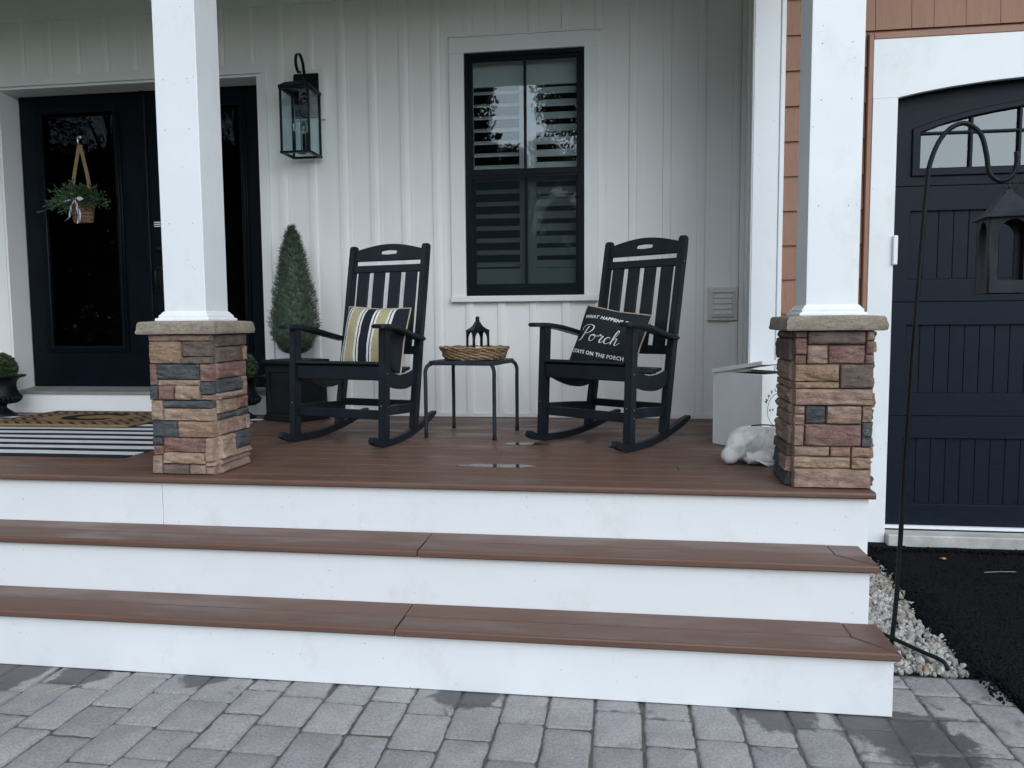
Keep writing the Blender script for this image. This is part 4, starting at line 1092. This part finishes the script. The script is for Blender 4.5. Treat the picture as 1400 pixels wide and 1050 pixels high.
# ================================================================ PLANTS
def needles(name, mat, parent, pts, ln, wd, up_bias=.5, seed=1, flat=False):
    rr = random.Random(seed); V = []; F = []
    for p, nrm in pts:
        d = (nrm + Vector((rr.uniform(-1, 1), rr.uniform(-1, 1), rr.uniform(-.6, 1)+up_bias))*.75).normalized()
        l_ = ln*rr.uniform(.6, 1.4); s_ = d.orthogonal().normalized(); s_ = Matrix.Rotation(rr.uniform(0, 6.28), 3, d) @ s_
        b = len(V); p = Vector(p)
        if flat:
            V += [p, p+d*l_*.45+s_*wd, p+d*l_, p+d*l_*.45-s_*wd]; F.append((b, b+1, b+2, b+3))
        else:
            V += [p-s_*wd*.5, p+s_*wd*.5, p+d*l_]; F.append((b, b+1, b+2))
    me = bpy.data.meshes.new(name); me.from_pydata([tuple(v) for v in V], [], F); return link(name, me, mat, parent)
top = thing('potted_topiary', 'cone shaped evergreen topiary in a square black planter beside the door', 'potted plant', (-2.128, 1.87, 0), R(-25))
bm = bmesh.new()
def r4(r, z): return [(-r, -r, z), (r, -r, z), (r, r, z), (-r, r, z)]
loft(bm, [r4(.148, .0015), r4(.148, .030), r4(.142, .034), r4(.136, .045), r4(.136, .350), r4(.140, .360), r4(.150, .372), r4(.150, .392), r4(.132, .392), r4(.130, .360)]); fixn(bm); from_bm('planter', bm, M['urn'], top)
for k in range(4):
    me = shape2d([[(-.112, .060), (.112, .060), (.112, .34), (-.112, .34)], [(-.090, .082), (.090, .082), (.090, .318), (-.090, .318)]], .010, .003)
    o = link('planter_panel', me, M['urn'], top); a = k*math.pi/2; o.location = (math.sin(a)*.139, -math.cos(a)*.139, 0); o.rotation_euler = (0, 0, a)
box('soil', (-.129, -.129, .34), (.129, .129, .375), M['soil'], top)
bm = bmesh.new(); tube(bm, [(0, 0, .36), (.004, 0, .6), (0, 0, 1.0)], [.014, .010, .004], 8); from_bm('trunk', bm, M['bark'], top, smooth=True)
rr = random.Random(12); pts = []
def crown_r(z):
    t = (z-.43)/.80
    if t < 0 or t > 1: return 0
    s_ = 1-t; r = .161*min(1, (s_/.70)**.56)
    if t < .14: r *= (.35+.65*(t/.14)**.5)
    return max(r, .0)
V = []; F = []
for _ in range(5200):
    z = .43+.80*rr.random()**1.2; a = rr.uniform(0, 6.283); q = Vector((math.cos(a), math.sin(a), 0))
    rad = crown_r(z)*(.93+.16*noise.noise(Vector((q.x*3, q.y*3, z*9)))+.13*noise.noise(Vector((q.x*7, q.y*7, z*24)))-abs(rr.gauss(0, .10)))
    p = q*max(rad-.014, 0)+Vector((0, 0, z)); d = (q*.75+Vector((rr.uniform(-.5, .5), rr.uniform(-.5, .5), rr.uniform(.2, 1.3)))).normalized()
    L = rr.uniform(.018, .036)*(1.5 if rr.random() < .04 else 1)
    for k in range(9):
        t = k/8; pp = p+d*L*t; nd = (d*.9+Vector((rr.uniform(-1, 1), rr.uniform(-1, 1), rr.uniform(-1, 1)))*.75).normalized(); l_ = rr.uniform(.006, .012)*(1.15-.4*t); s_ = nd.orthogonal().normalized()*.0016
        b = len(V); V.extend([pp-s_, pp+s_, pp+nd*l_]); F.append((b, b+1, b+2))
me = bpy.data.meshes.new('crown'); me.from_pydata([tuple(v) for v in V], [], F); link('crown', me, M['topiary'], top)
bm = bmesh.new(); lathe(bm, [(max(.002, crown_r(.43+.8*i/16)*.74), .43+.8*i/16*.985) for i in range(17)], 16); fixn(bm)
from_bm('inner_foliage', bm, M['topiary'], top, smooth=True)
pts = [(Vector((rr.uniform(-.12, .12), rr.uniform(-.12, .12), .374)), Vector((0, 0, 1))) for _ in range(900)]
needles('moss', M['box_leaf'], top, pts, .022, .006, .6, 5)

def urn(loc, label, seed):
    u = thing('urn_planter', label, 'urn', loc, 0, 'black urns flanking the front door')
    bm = bmesh.new(); lathe(bm, [(.075, .0015), (.085, .004), (.085, .018), (.070, .024), (.050, .040), (.028, .058), (.024, .075), (.032, .088), (.060, .096), (.090, .110), (.106, .132), (.104, .150), (.092, .180), (.086, .210), (.090, .240), (.105, .262), (.140, .272), (.150, .280), (.146, .286), (.100, .280), (.085, .262)], 32); fixn(bm); from_bm('urn_bowl', bm, M['urn'], u, smooth=True)
    bm = bmesh.new()
    for k in range(24):
        a = k/24*6.283; tube(bm, [(math.cos(a)*r, math.sin(a)*r, z) for r, z in ((.045, .092), (.082, .102), (.103, .118), (.110, .135), (.104, .148))], [.005, .010, .013, .013, .006], 6)
    tag(from_bm('gadroon_ribs', bm, M['urn'], u, smooth=True), kind='stuff')
    bm = bmesh.new(); lathe(bm, [(0, .255), (.086, .255), (.086, .262), (0, .266)], 16); fixn(bm); from_bm('soil', bm, M['soil'], u)
    rr = random.Random(seed); pts = []
    for _ in range(7000):
        a = rr.uniform(0, 6.283); cz = rr.uniform(-.9, 1); q = Vector((math.cos(a)*(1-cz*cz)**.5, math.sin(a)*(1-cz*cz)**.5, cz))
        pts.append((Vector((0, 0, .335))+q*.093*(1+.10*noise.noise(q*4))*(1-abs(rr.gauss(0, .09))), q))
    needles('boxwood_ball', M['box_leaf'], u, pts, .014, .0042, .1, seed, True)
    bm = bmesh.new(); bmesh.ops.create_icosphere(bm, subdivisions=3, radius=.074)
    for v in bm.verts: v.co.z += .335
    from_bm('inner_foliage', bm, M['box_leaf'], u, smooth=True)
    return u
urn((-4.25, 1.86, 0), 'black urn with clipped boxwood ball at the left side of the front door', 21)
urn((-2.50, 1.86, 0), 'black urn with clipped boxwood ball behind the left stone pier', 22)

# rug and doormat
rs = []
y = .40; dark = True
BK = (.018, .019, .024); WT_ = (.60, .62, .64)
ws = []
while y < 1.99:
    rs.append((y, BK if dark else WT_)); y += .042 if dark else .072; dark = not dark
rs.append((y, BK))
def striped_rug():
    g = G('striped_rug', .95, 0, .1); p = g.pos(); sx = g.new('SeparateXYZ'); g.l(p, sx.inputs[0])
    per = .162; f = g.math('MODULO', g.math('ADD', g.math('SUBTRACT', sx.outputs['Y'], .400), g.math('MULTIPLY', g.noise(p, 5, 3), .010)), per)
    k = g.math('GREATER_THAN', f, .076)
    k = g.math('MULTIPLY', k, g.ramp(g.noise(g.pos((1, 6, 1)), 9, 5, .7), [(.25, .72), (.6, 1.0)]))
    g.color(g.mix(k, BK, WT_)); g.bump(g.noise(p, 260, 3), .4, .002); return g.m
bm = bmesh.new(); nx, ny = 40, 26; g = []
for j in range(ny+1):
    row = []
    for i in range(nx+1):
        x = -4.5+2.155*i/nx; y = .405+1.50*j/ny
        x += .012*noise.noise(Vector((j*.4, 0, 2))) if i == nx else 0; y += .010*noise.noise(Vector((i*.5, 9, 2))) if j == 0 else 0
        row.append(bm.verts.new((x, y, .0045+.002*noise.noise(Vector((x*2, y*6, 0))))))
    g.append(row)
for a, b in zip(g, g[1:]):
    for i in range(nx): bm.faces.new((a[i], a[i+1], b[i+1], b[i]))
e = bmesh.ops.extrude_face_region(bm, geom=bm.faces[:])
for v in e['geom']:
    if isinstance(v, bmesh.types.BMVert): v.co.z = .0008
fixn(bm)
rug = tag(from_bm('striped_rug', bm, striped_rug(), smooth=False), 'black and white striped rug lying under the doormat', 'rug')
def coir():
    g = G('coir_mat', .95, 0, .1); p = g.pos(obj=True); sx = g.new('SeparateXYZ'); g.l(p, sx.inputs[0])
    n = g.noise(p, 120, 4, .8)
    # herringbone rows
    X, Y = sx.outputs['X'], sx.outputs['Y']
    row = g.math('FLOOR', g.math('DIVIDE', g.math('ADD', Y, 5), .085)); sgn = g.math('SUBTRACT', g.math('MULTIPLY', g.math('MODULO', row, 2), 2), 1)
    f = g.math('FRACT', g.math('DIVIDE', g.math('ADD', g.math('ADD', X, 10), g.math('MULTIPLY', sgn, Y)), .075))
    hb = g.math('GREATER_THAN', f, .55)
    r2 = g.math('ADD', g.math('POWER', g.math('DIVIDE', g.math('ABSOLUTE', X), .31), 2), g.math('POWER', g.math('DIVIDE', g.math('ABSOLUTE', Y), .21), 2))
    out = g.math('GREATER_THAN', r2, 1.0)
    edge_ = g.math('LESS_THAN', g.math('MAXIMUM', g.math('DIVIDE', g.math('ABSOLUTE', X), .485), g.math('DIVIDE', g.math('ABSOLUTE', Y), .33)), 1.0)
    k = g.math('MULTIPLY', g.math('MULTIPLY', hb, out), edge_)
    base = g.ramp(n, [(.3, (.16, .10, .05)), (.7, (.34, .235, .13))])
    g.color(g.mix(k, base, (.03, .026, .022))); g.bump(n, 1, .008); return g.m
mat_o = thing('doormat', 'tan coir doormat with dark herringbone border and letter in an oval', 'doormat', (-3.475, 1.69, .008))
box('mat_body', (-.505, -.35, 0), (.505, .35, .016), coir(), mat_o, bev=.004)
me = text_mesh('C', .46, .016, .0008)
me.transform(Matrix.Scale(1.15, 4, (1, 0, 0)))
o = link('letter', me, M['mat_print'], mat_o); o.location = (0, 0, .0172)

# ================================================================ WALL LANTERN
wl = thing('wall_lantern', 'black glass wall lantern mounted beside the front door', 'wall light', (-2.084, 1.958, 1.70))
box('mount_block', (-.116, .115, .255), (.118, .1435, .577), M['trim'], wl, bev=.003)
box('back_plate', (-.084, .100, .262), (.084, .1145, .545), M['black_metal'], wl, bev=.003)
lw, lh = .197, .40
cr = .0065
for sx in (-1, 1):
    for sy in (-1, 1): box('corner_post', (sx*(lw/2-cr)-cr, sy*(lw/2-cr)-cr, .013), (sx*(lw/2-cr)+cr, sy*(lw/2-cr)+cr, lh), M['black_metal'], wl, bev=.001)
me = shape2d([[(-lw/2-.002, -lw/2-.002), (lw/2+.002, -lw/2-.002), (lw/2+.002, lw/2+.002), (-lw/2-.002, lw/2+.002)], [(-lw/2+.018, -lw/2+.018), (lw/2-.018, -lw/2+.018), (lw/2-.018, lw/2-.018), (-lw/2+.018, lw/2-.018)]], .013, .001)
o = link('bottom_frame', me, M['black_metal'], wl); o.rotation_euler = (R(90), 0, 0); o.location = (0, 0, .006)
o = link('top_frame', me, None, wl); o.rotation_euler = (R(90), 0, 0); o.location = (0, 0, lh+.004)
for k in range(4):
    a = k*math.pi/2; o = box('glass_panel', (-lw/2+.013, -.001, .013), (lw/2-.013, .001, lh-.003), M['clear'], wl, bev=0); o.location = (math.sin(a)*(lw/2-.008), -math.cos(a)*(lw/2-.008), 0); o.rotation_euler = (0, 0, a)
bm = bmesh.new()
def r4(r, z): return [(-r, -r, z), (r, -r, z), (r, r, z), (-r, r, z)]
loft(bm, [r4(lw/2+.004, lh+.0115), r4(lw/2+.004, lh+.018), r4(.070, lh+.045), r4(.030, lh+.060), r4(.030, lh+.090), r4(.012, lh+.094)]); fixn(bm); from_bm('roof_cap', bm, M['black_metal'], wl)
bm = bmesh.new()
bar(bm, smoothpath([(0, .100, lh+.10), (0, .075, lh+.15), (0, .055, lh+.205), (0, .010, lh+.238), (0, -.040, lh+.215), (0, -.052, lh+.165), (0, -.030, lh+.125), (0, -.004, lh+.118), (0, .006, lh+.130)], 6), .018, .006); fixn(bm); from_bm('scroll_arm', bm, M['black_metal'], wl)
bm = bmesh.new()
for sx in (-1, 1): tube(bm, [(sx*.010, 0, lh+.09), (sx*.010, 0, lh+.122)], .002, 6)
tube(bm, [(-.012, 0, lh+.122), (.012, 0, lh+.122)], .002, 6); from_bm('hanger_loop', bm, M['black_metal'], wl)
bm = bmesh.new(); lathe(bm, [(0, .012), (.022, .012), (.020, .022), (.008, .030), (.006, .03)], 14); tube(bm, [(0, 0, .03), (0, 0, lh+.01)], .003, 6); fixn(bm); from_bm('centre_stem', bm, M['black_metal'], wl)
M['bulb'] = glass_mat('bulb_glass', .95, .05)
for (bx, by) in ((-.040, -.02), (.035, .02), (0, .045)):
    bm = bmesh.new(); lathe(bm, [(.011, .022), (.011, .145), (.008, .150)], 12, (bx, by)); fixn(bm); cc = from_bm('candle_sleeve', bm, M['black_metal'], wl, smooth=True)
    bm = bmesh.new(); tube(bm, [(0, 0, .024), (bx, by, .024)], .004, 6); from_bm('candle_arm', bm, M['black_metal'], wl)
    bm = bmesh.new(); lathe(bm, [(.007, .150), (.015, .172), (.017, .188), (.012, .212), (.004, .232), (.001, .240)], 14, (bx, by)); fixn(bm); from_bm('bulb', bm, M['bulb'], wl, smooth=True)
    bm = bmesh.new(); lathe(bm, [(.0045, .150), (.005, .165), (.002, .195), (.0008, .205)], 8, (bx, by)); fixn(bm); from_bm('filament_stem', bm, M['candle'], wl, smooth=True)

# ================================================================ DOOR BASKET
bk = thing('hanging_basket', 'small brown door basket of greenery with a striped ribbon bow', 'basket', (-3.835, 2.215, 1.345))
bm = bmesh.new()
rings = []
for i in range(13):
    t = i/12; z = .002+.148*t; w2 = .070+.022*t; d2_ = .035+.012*t; wob = .0025*(1 if i % 2 else -1)
    rings.append([((w2+wob)*math.cos(a*math.pi/12)*1.0, -(d2_+wob)*math.sin(a*math.pi/12)-.0, z) if a <= 12 else ((w2+wob)*math.cos(a*math.pi/12), .012, z) for a in range(0, 25, 1)])
loft(bm, rings); fixn(bm); from_bm('basket_body', bm, M['basket'], bk)
for z in (.03, .06, .09, .12, .148):
    t = z/.148; w2 = .071+.022*t; d2_ = .036+.012*t; bm = bmesh.new()
    tube(bm, [((w2)*math.cos(a*math.pi/16), -d2_*math.sin(a*math.pi/16), z+.002*math.sin(a*2.2)) for a in range(0, 17)], .005, 6); from_bm('woven_band', bm, M['basket'], bk, smooth=True)
bm = bmesh.new()
for s in (-1, 1):
    bar(bm, [(s*.083, -.01, .14), (s*.050, -.004, .34), (s*.004, 0, .545)], .030 if False else .004, .026, side=(0, 1, 0))
from_bm('strap', bm, M['burlap'], bk)
bm = bmesh.new(); tube(bm, smoothpath([(0, .024, .600), (0, -.006, .600), (0, -.018, .575), (0, -.012, .550), (0, .004, .545)], 4), .006, 8); bmesh.ops.create_uvsphere(bm, u_segments=12, v_segments=8, radius=.020, matrix=Matrix.Translation((0, .0, .598)) @ Matrix.Diagonal((1, .5, .7, 1))); from_bm('hook', bm, M['screw'], bk, smooth=True)
rr = random.Random(8); V = []; F = []
def sprig(base, dirv, L, bmS):
    pts = [base+dirv*L*t+Vector((0, 0, -.10*t*t*L*2)) for t in (0, .25, .5, .75, 1)]
    tube(bmS, pts, [.0018, .0016, .0014, .001, .0006], 4)
    for i in range(14):
        t = .15+.85*i/13; p = base+dirv*L*t+Vector((0, 0, -.10*t*t*L*2))
        d = (dirv*.7+Vector((rr.uniform(-1, 1), rr.uniform(-1, .4), rr.uniform(-1, 1)))*.8).normalized(); l_ = rr.uniform(.02, .042); s_ = d.cross(Vector((rr.uniform(-.4, .4), 1, rr.uniform(-.4, .4)))).normalized()*l_*.17
        b = len(V); V.extend([p, p+d*l_*.5+s_, p+d*l_, p+d*l_*.5-s_]); F.append((b, b+1, b+2, b+3))
bmS = bmesh.new()
for i in range(95):
    a = rr.uniform(-.25, math.pi+.25); sp_ = rr.uniform(.05, 1)
    d = Vector((math.cos(a)*1.25, -rr.uniform(.0, .5), max(-.15, math.sin(a)*1.0)-.1)).normalized()
    sprig(Vector((rr.uniform(-.07, .07), -rr.uniform(.005, .035), .15)), d, rr.uniform(.09, .20)*(1.1 if abs(d.x) > .7 else .95), bmS)
from_bm('stems', bmS, M['basket_leaf'], bk)
me = bpy.data.meshes.new('leaves'); me.from_pydata([tuple(v) for v in V], [], F); tag(link('leaves', me, M['basket_leaf'], bk), kind='stuff')
M['ribbon'] = stripes('ribbon_stripes', [(-.2+.008*i, (.62, .62, .66) if i % 2 else (.16, .18, .28)) for i in range(28)]+[(.2, WH)], 'X')
for path, w_ in (([(-.02, -.055, .165), (-.055, -.07, .150), (-.085, -.066, .155)], .03), ([(-.02, -.055, .165), (.015, -.075, .168), (.045, -.066, .155)], .032), ([(-.02, -.055, .160), (-.045, -.066, .10), (-.062, -.060, .04), (-.09, -.062, .015)], .02), ([(-.015, -.055, .160), (.008, -.068, .10), (.018, -.062, .05), (.008, -.064, -.005)], .024)):
    bm = bmesh.new(); pth = smoothpath(path, 5); bar(bm, pth, [.010+(w_-.010)*min(1, i/(len(pth)-1)*1.6) for i in range(len(pth))], .0015, side=(.8, .3, .5)); fixn(bm); from_bm('ribbon', bm, M['ribbon'], bk)

# ================================================================ WHITE DELIVERY BOX AND BAG
bx = thing('delivery_box', 'white metal porch box with round printed emblem and lid ajar', 'box', (.615, .850, 0), 0)
ang = math.atan2(.20, .25)     # direction of the front face
fx = Vector((math.cos(ang), math.sin(ang), 0)); fy = Vector((-math.sin(ang), math.cos(ang), 0))
bx.rotation_euler = (0, 0, ang); BW, BD, BH = .27, .315, .368
for nm, a, b in (('front_panel', (0, 0, .002), (BW, .006, BH)), ('side_panel', (0, .0065, .002), (.006, BD-.0065, BH)), ('side_panel', (BW-.006, .0065, .002), (BW, BD-.0065, BH)), ('back_panel', (0, BD-.006, .002), (BW, BD, BH)), ('floor_panel', (.0065, .0065, .004), (BW-.0065, BD-.0065, .010))):
    box(nm, a, b, M['box_metal'], bx, bev=.0015)
box('dark_liner', (.0065, .0065, .0105), (BW-.0065, BD-.0065, BH-.012), M['st_grey'], bx, bev=0)  # liner block in dark grey, painting in the shaded inside of the box
bm = bmesh.new(); add_box(bm, (-.008, -BD-.008, .0), (BW+.008, .004, .008), .001); add_box(bm, (-.008, -BD-.008, -.010), (-.004, .004, -.0002)); add_box(bm, (-.0035, -BD-.008, -.010), (BW+.008, -BD-.004, -.0002))
lid = from_bm('lid', bm, M['box_metal'], bx); lid.location = (0, BD, BH+.003); lid.rotation_euler = (R(-9.5), 0, 0)
cx_, cz_, rad_ = .118, .195, .082
bm = bmesh.new(); n = 64
ri = [[bm.verts.new((cx_+r*math.cos(k/n*6.2832), -.0006, cz_+r*math.sin(k/n*6.2832))) for k in range(n)] for r in (rad_, rad_-.0028)]
for k in range(n):
    if 14 < k < 26 and False: continue
    bm.faces.new((ri[0][k], ri[0][(k+1) % n], ri[1][(k+1) % n], ri[1][k]))
def star(bm, x, z, r):
    vs = [bm.verts.new((x+(r if k % 2 == 0 else r*.42)*math.sin(k*math.pi/5), -.0006, z+(r if k % 2 == 0 else r*.42)*math.cos(k*math.pi/5))) for k in range(10)]
    bm.faces.new(vs)
for s in (-1, 1):
    star(bm, cx_+s*.064, cz_+.002, .0085); star(bm, cx_+s*.044, cz_+.002, .0085)
from_bm('emblem_ring', bm, M['emblem'], bx)
for i, chh in enumerate('MAPLE'):
    a = R(152-i*15.5); me = text_mesh(chh, .026, .0003); me.transform(Matrix(((1, 0, 0, 0), (0, 0, -1, 0), (0, 1, 0, 0), (0, 0, 0, 1))))
    o = link('emblem_letter', me, M['emblem'], bx); rr0 = rad_+.018; o.location = (cx_+rr0*math.cos(a), -.0012, cz_+rr0*math.sin(a)); o.rotation_euler = (0, -(a-math.pi/2), 0)
# crumpled cloth bag
bm = bmesh.new()
for c, rad, rz_ in (((.0, .01, .082), (.105, .080, .082), 0), ((-.105, -.045, .040), (.040, .040, .042), .3), ((-.062, -.030, .078), (.062, .052, .062), .5), ((.085, .0, .080), (.070, .075, .076), 0), ((.030, -.062, .028), (.085, .036, .030), -.2), ((-.02, -.045, .10), (.05, .045, .055), .8), ((.075, -.05, .055), (.055, .05, .06), -.4)):
    bmesh.ops.create_icosphere(bm, subdivisions=4, radius=1, matrix=Matrix.Translation(c) @ Matrix.Rotation(rz_, 4, 'Z') @ Matrix.Diagonal((*rad, 1)))
tmp = from_bm('bag_lobes', bm, M['bag'])
md = tmp.modifiers.new('r', 'REMESH'); md.mode = 'VOXEL'; md.voxel_size = .0052
md = tmp.modifiers.new('s', 'SMOOTH'); md.factor = .5; md.iterations = 3
dg = bpy.context.evaluated_depsgraph_get(); dg.update(); bme = bpy.data.meshes.new_from_object(tmp.evaluated_get(dg)); bpy.data.objects.remove(tmp)
kn = Vector((.075, -.03, .165))
for v in bme.vertices:
    q = v.co-kn; ph = math.atan2(q.x, -q.z); rr_d = q.length
    w = v.co.copy(); nz = noise.noise(w*14)*.9
    f1 = 1-abs(math.sin(5.5*ph+nz*1.6)); fold = f1**3*math.exp(-abs(rr_d-.07)/.075)
    cr = (1-abs(noise.noise(Vector((w.x*20+w.z*14, w.y*16, w.z*20-w.x*10)))))**5
    v.co += v.normal*(.0085*fold-.0065*cr*(.4+noise.noise(w*9+Vector((5, 5, 5))))+.0035*noise.noise(w*26))
    if v.co.z < .0025: v.co.z = .0025
bag = thing('cloth_bag', 'crumpled white cloth bag lying on the deck behind the right pier', 'bag', (.525, .585, 0), R(10))
link('bag_body', bme, M['bag'], bag, smooth=True)
bm = bmesh.new(); g = []
for i in range(9):
    t = i/8; g.append([bm.verts.new((-.045+.115*t, -.098-.016*math.sin(t*3)+j*.012, .060*(1-t*.9)*j/3+.012+.012*math.sin(t*6+j)+(0 if i else -.006))) for j in range(4)])
for a, b in zip(g, g[1:]):
    for j in range(3): bm.faces.new((a[j], b[j], b[j+1], a[j+1]))
e = bmesh.ops.extrude_face_region(bm, geom=bm.faces[:]); [setattr(v, 'co', v.co+Vector((0, .004, .002))) for v in e['geom'] if isinstance(v, bmesh.types.BMVert)]
fixn(bm); from_bm('bag_flap', bm, M['bag'], bag, smooth=True)
bm = bmesh.new(); tube(bm, smoothpath([(-.01, -.03, .165), (.03, -.05, .172), (.08, -.05, .168), (.13, -.03, .160)], 5), .003, 6); from_bm('drawstring', bm, M['black_metal'], bag, smooth=True)

# ================================================================ SHEPHERD HOOK AND HANGING LANTERN
hk = thing('shepherd_hook', 'tall black shepherd hook pole stuck in the gravel by the steps', 'garden hook', (.968, .10, -.60))
B0 = Vector((.968, .10, -.60))
path = smoothpath([Vector(p)-B0 for p in ((.966, .10, -.66), (.985, .10, -.40), (1.000, .10, .1), (1.022, .10, .70), (1.040, .10, 1.07), (1.052, .10, 1.185), (1.092, .10, 1.275), (1.155, .10, 1.312), (1.212, .10, 1.275), (1.236, .10, 1.20), (1.248, .10, 1.135), (1.285, .10, 1.107), (1.322, .10, 1.125), (1.336, .10, 1.165), (1.334, .10, 1.207))], 6)
bm = bmesh.new(); tube(bm, path, .0085, 10); from_bm('pole', bm, M['black_metal'], hk, smooth=True)
bm = bmesh.new(); tube(bm, smoothpath([Vector(p)-B0 for p in ((.90, .20, -.62), (.91, .185, -.575), (.97, .10, -.572), (1.04, .0, -.578), (1.085, -.045, -.585), (1.103, -.066, -.600), (1.105, -.070, -.64))], 5), .0075, 8); from_bm('step_bar', bm, M['black_metal'], hk, smooth=True)
hl = thing('hanging_lantern', 'black open-sided lantern hanging from the shepherd hook', 'lantern', (1.314, .10, .712), R(-8))
hw_ = .152
for k in range(4):
    a = k*math.pi/2; arched_panel(hw_, .262, hw_-.058, .155, .006, M['lantern_metal'], hl, (math.sin(a)*(hw_/2-.003), -math.cos(a)*(hw_/2-.003), .0), a, base=.042)
box('lantern_floor', (-hw_/2+.007, -hw_/2+.007, .004), (hw_/2-.007, hw_/2-.007, .010), M['lantern_metal'], hl)
bm = bmesh.new(); loft(bm, [r4(hw_/2+.016, .262), r4(hw_/2+.016, .265), r4(.070, .284), r4(.045, .312), r4(.022, .342), r4(.012, .352), r4(.011, .362)]); fixn(bm); from_bm('lantern_roof', bm, M['lantern_metal'], hl)
bm = bmesh.new(); tube(bm, [(-.004, 0, .358), (0, 0, .37), (.004, 0, .358)], .006, 6)
tube(bm, [(.019*math.sin(t/16*6.283)*.8, 0, .386+.030*math.cos(t/16*6.283)*-.7) for t in range(17)], .0022, 6); tube(bm, [(.012*math.sin(t/16*6.283)+.012, .006*math.sin(t), .384+.026*math.cos(t/16*6.283)) for t in range(17)], .002, 6); from_bm('hanging_rings', bm, M['lantern_metal'], hl)

# ================================================================ TREES ACROSS THE ROAD (seen mirrored in the glass)
def tree(x, y, h, r, seed, label, loose=0):
    t = thing('tree', label, 'tree', (x, y, -.74), 0, 'trees across from the house')
    rr = random.Random(seed); bm = bmesh.new()
    tube(bm, smoothpath([(0, 0, 0), (.1, 0, h*.3), (-.1, .1, h*.6), (0, 0, h*.9)], 3), [.28*(1-i/10*.85) for i in range(10)], 8)
    cl = []
    for k in range(26):
        a = rr.uniform(0, 6.28); z = h*rr.uniform(.32, .97); rad = r*(1-abs(z/h-.55)*1.15)*rr.uniform(.35, 1)
        c = Vector((math.cos(a)*rad, math.sin(a)*rad, z)); cl.append((c, r*rr.uniform(.22, .40)))
        if k < 10: tube(bm, [(0, 0, z*.7), c*.5+Vector((0, 0, z*.42)), c], [.09, .06, .02], 5)
    from_bm('trunk', bm, M['bark'], t)
    V = []; F = []
    for c, cr_ in cl:
        for _ in range(1100-int(500*loose)):
            q = Vector((rr.gauss(0, 1), rr.gauss(0, 1), rr.gauss(0, .75))).normalized()*cr_*rr.random()**.4
            p = c+q; d = Vector((rr.uniform(-1, 1), rr.uniform(-1, 1), rr.uniform(-1, 1))).normalized(); s_ = d.orthogonal().normalized(); L = rr.uniform(.09, .19)
            b = len(V); V.extend([p, p+d*L*.5+s_*L*.35, p+d*L, p+d*L*.5-s_*L*.35]); F.append((b, b+1, b+2, b+3))
    me = bpy.data.meshes.new('crown'); me.from_pydata([tuple(v) for v in V], [], F); link('crown', me, M['tree_leaf'], t)
for a in ((-8.0, -30, 14.6, 3.0, 31, 'tall loose tree opposite the window', .3), (-1.6, -31, 13.6, 3.6, 32, 'rounded tree opposite the right half of the window', 0), (-5.2, -36, 11.2, 3.0, 33, 'low tree filling the dip between two taller trees', 0),
          (-17.5, -27, 15.5, 5.0, 34, 'broad tree mirrored in the right door leaf', 0), (-26, -30, 16, 5.6, 35, 'broad tree mirrored in the left door leaf', 0), (-12.4, -33, 13.5, 4.4, 36, 'dense tree standing between the two broad trees', 0), (-34, -27, 16, 6.0, 37, 'farthest left tree beyond the lawn', 0), (-21.5, -36, 17, 5.6, 38, 'tallest tree behind the two broad trees', 0)):
    tree(*a)
# the woods behind them read as one dark mass
rr = random.Random(77); V = []; F = []
for _ in range(60000):
    x = rr.uniform(-75, -9) if rr.random() < .75 else rr.uniform(-9, 40); y = -46+rr.uniform(-5, 5); H = (13.5 if x < -9 else 6.2)*(1+.22*noise.noise(Vector((x*.16, 0, 0)))) 
    if x > 8: H *= .75
    p = Vector((x, y, -.7+H*rr.random()**.8)); d = Vector((rr.uniform(-1, 1), rr.uniform(-1, 1), rr.uniform(-1, 1))).normalized(); s_ = d.orthogonal().normalized(); L = rr.uniform(.5, .95)
    b = len(V); V.extend([p, p+d*L*.5+s_*L*.4, p+d*L, p+d*L*.5-s_*L*.4]); F.append((b, b+1, b+2, b+3))
me = bpy.data.meshes.new('far_woods'); me.from_pydata([tuple(v) for v in V], [], F)
tag(link('far_woods', me, M['tree_leaf']), 'dense dark woods beyond the lawn opposite the house', 'woods', kind='stuff')
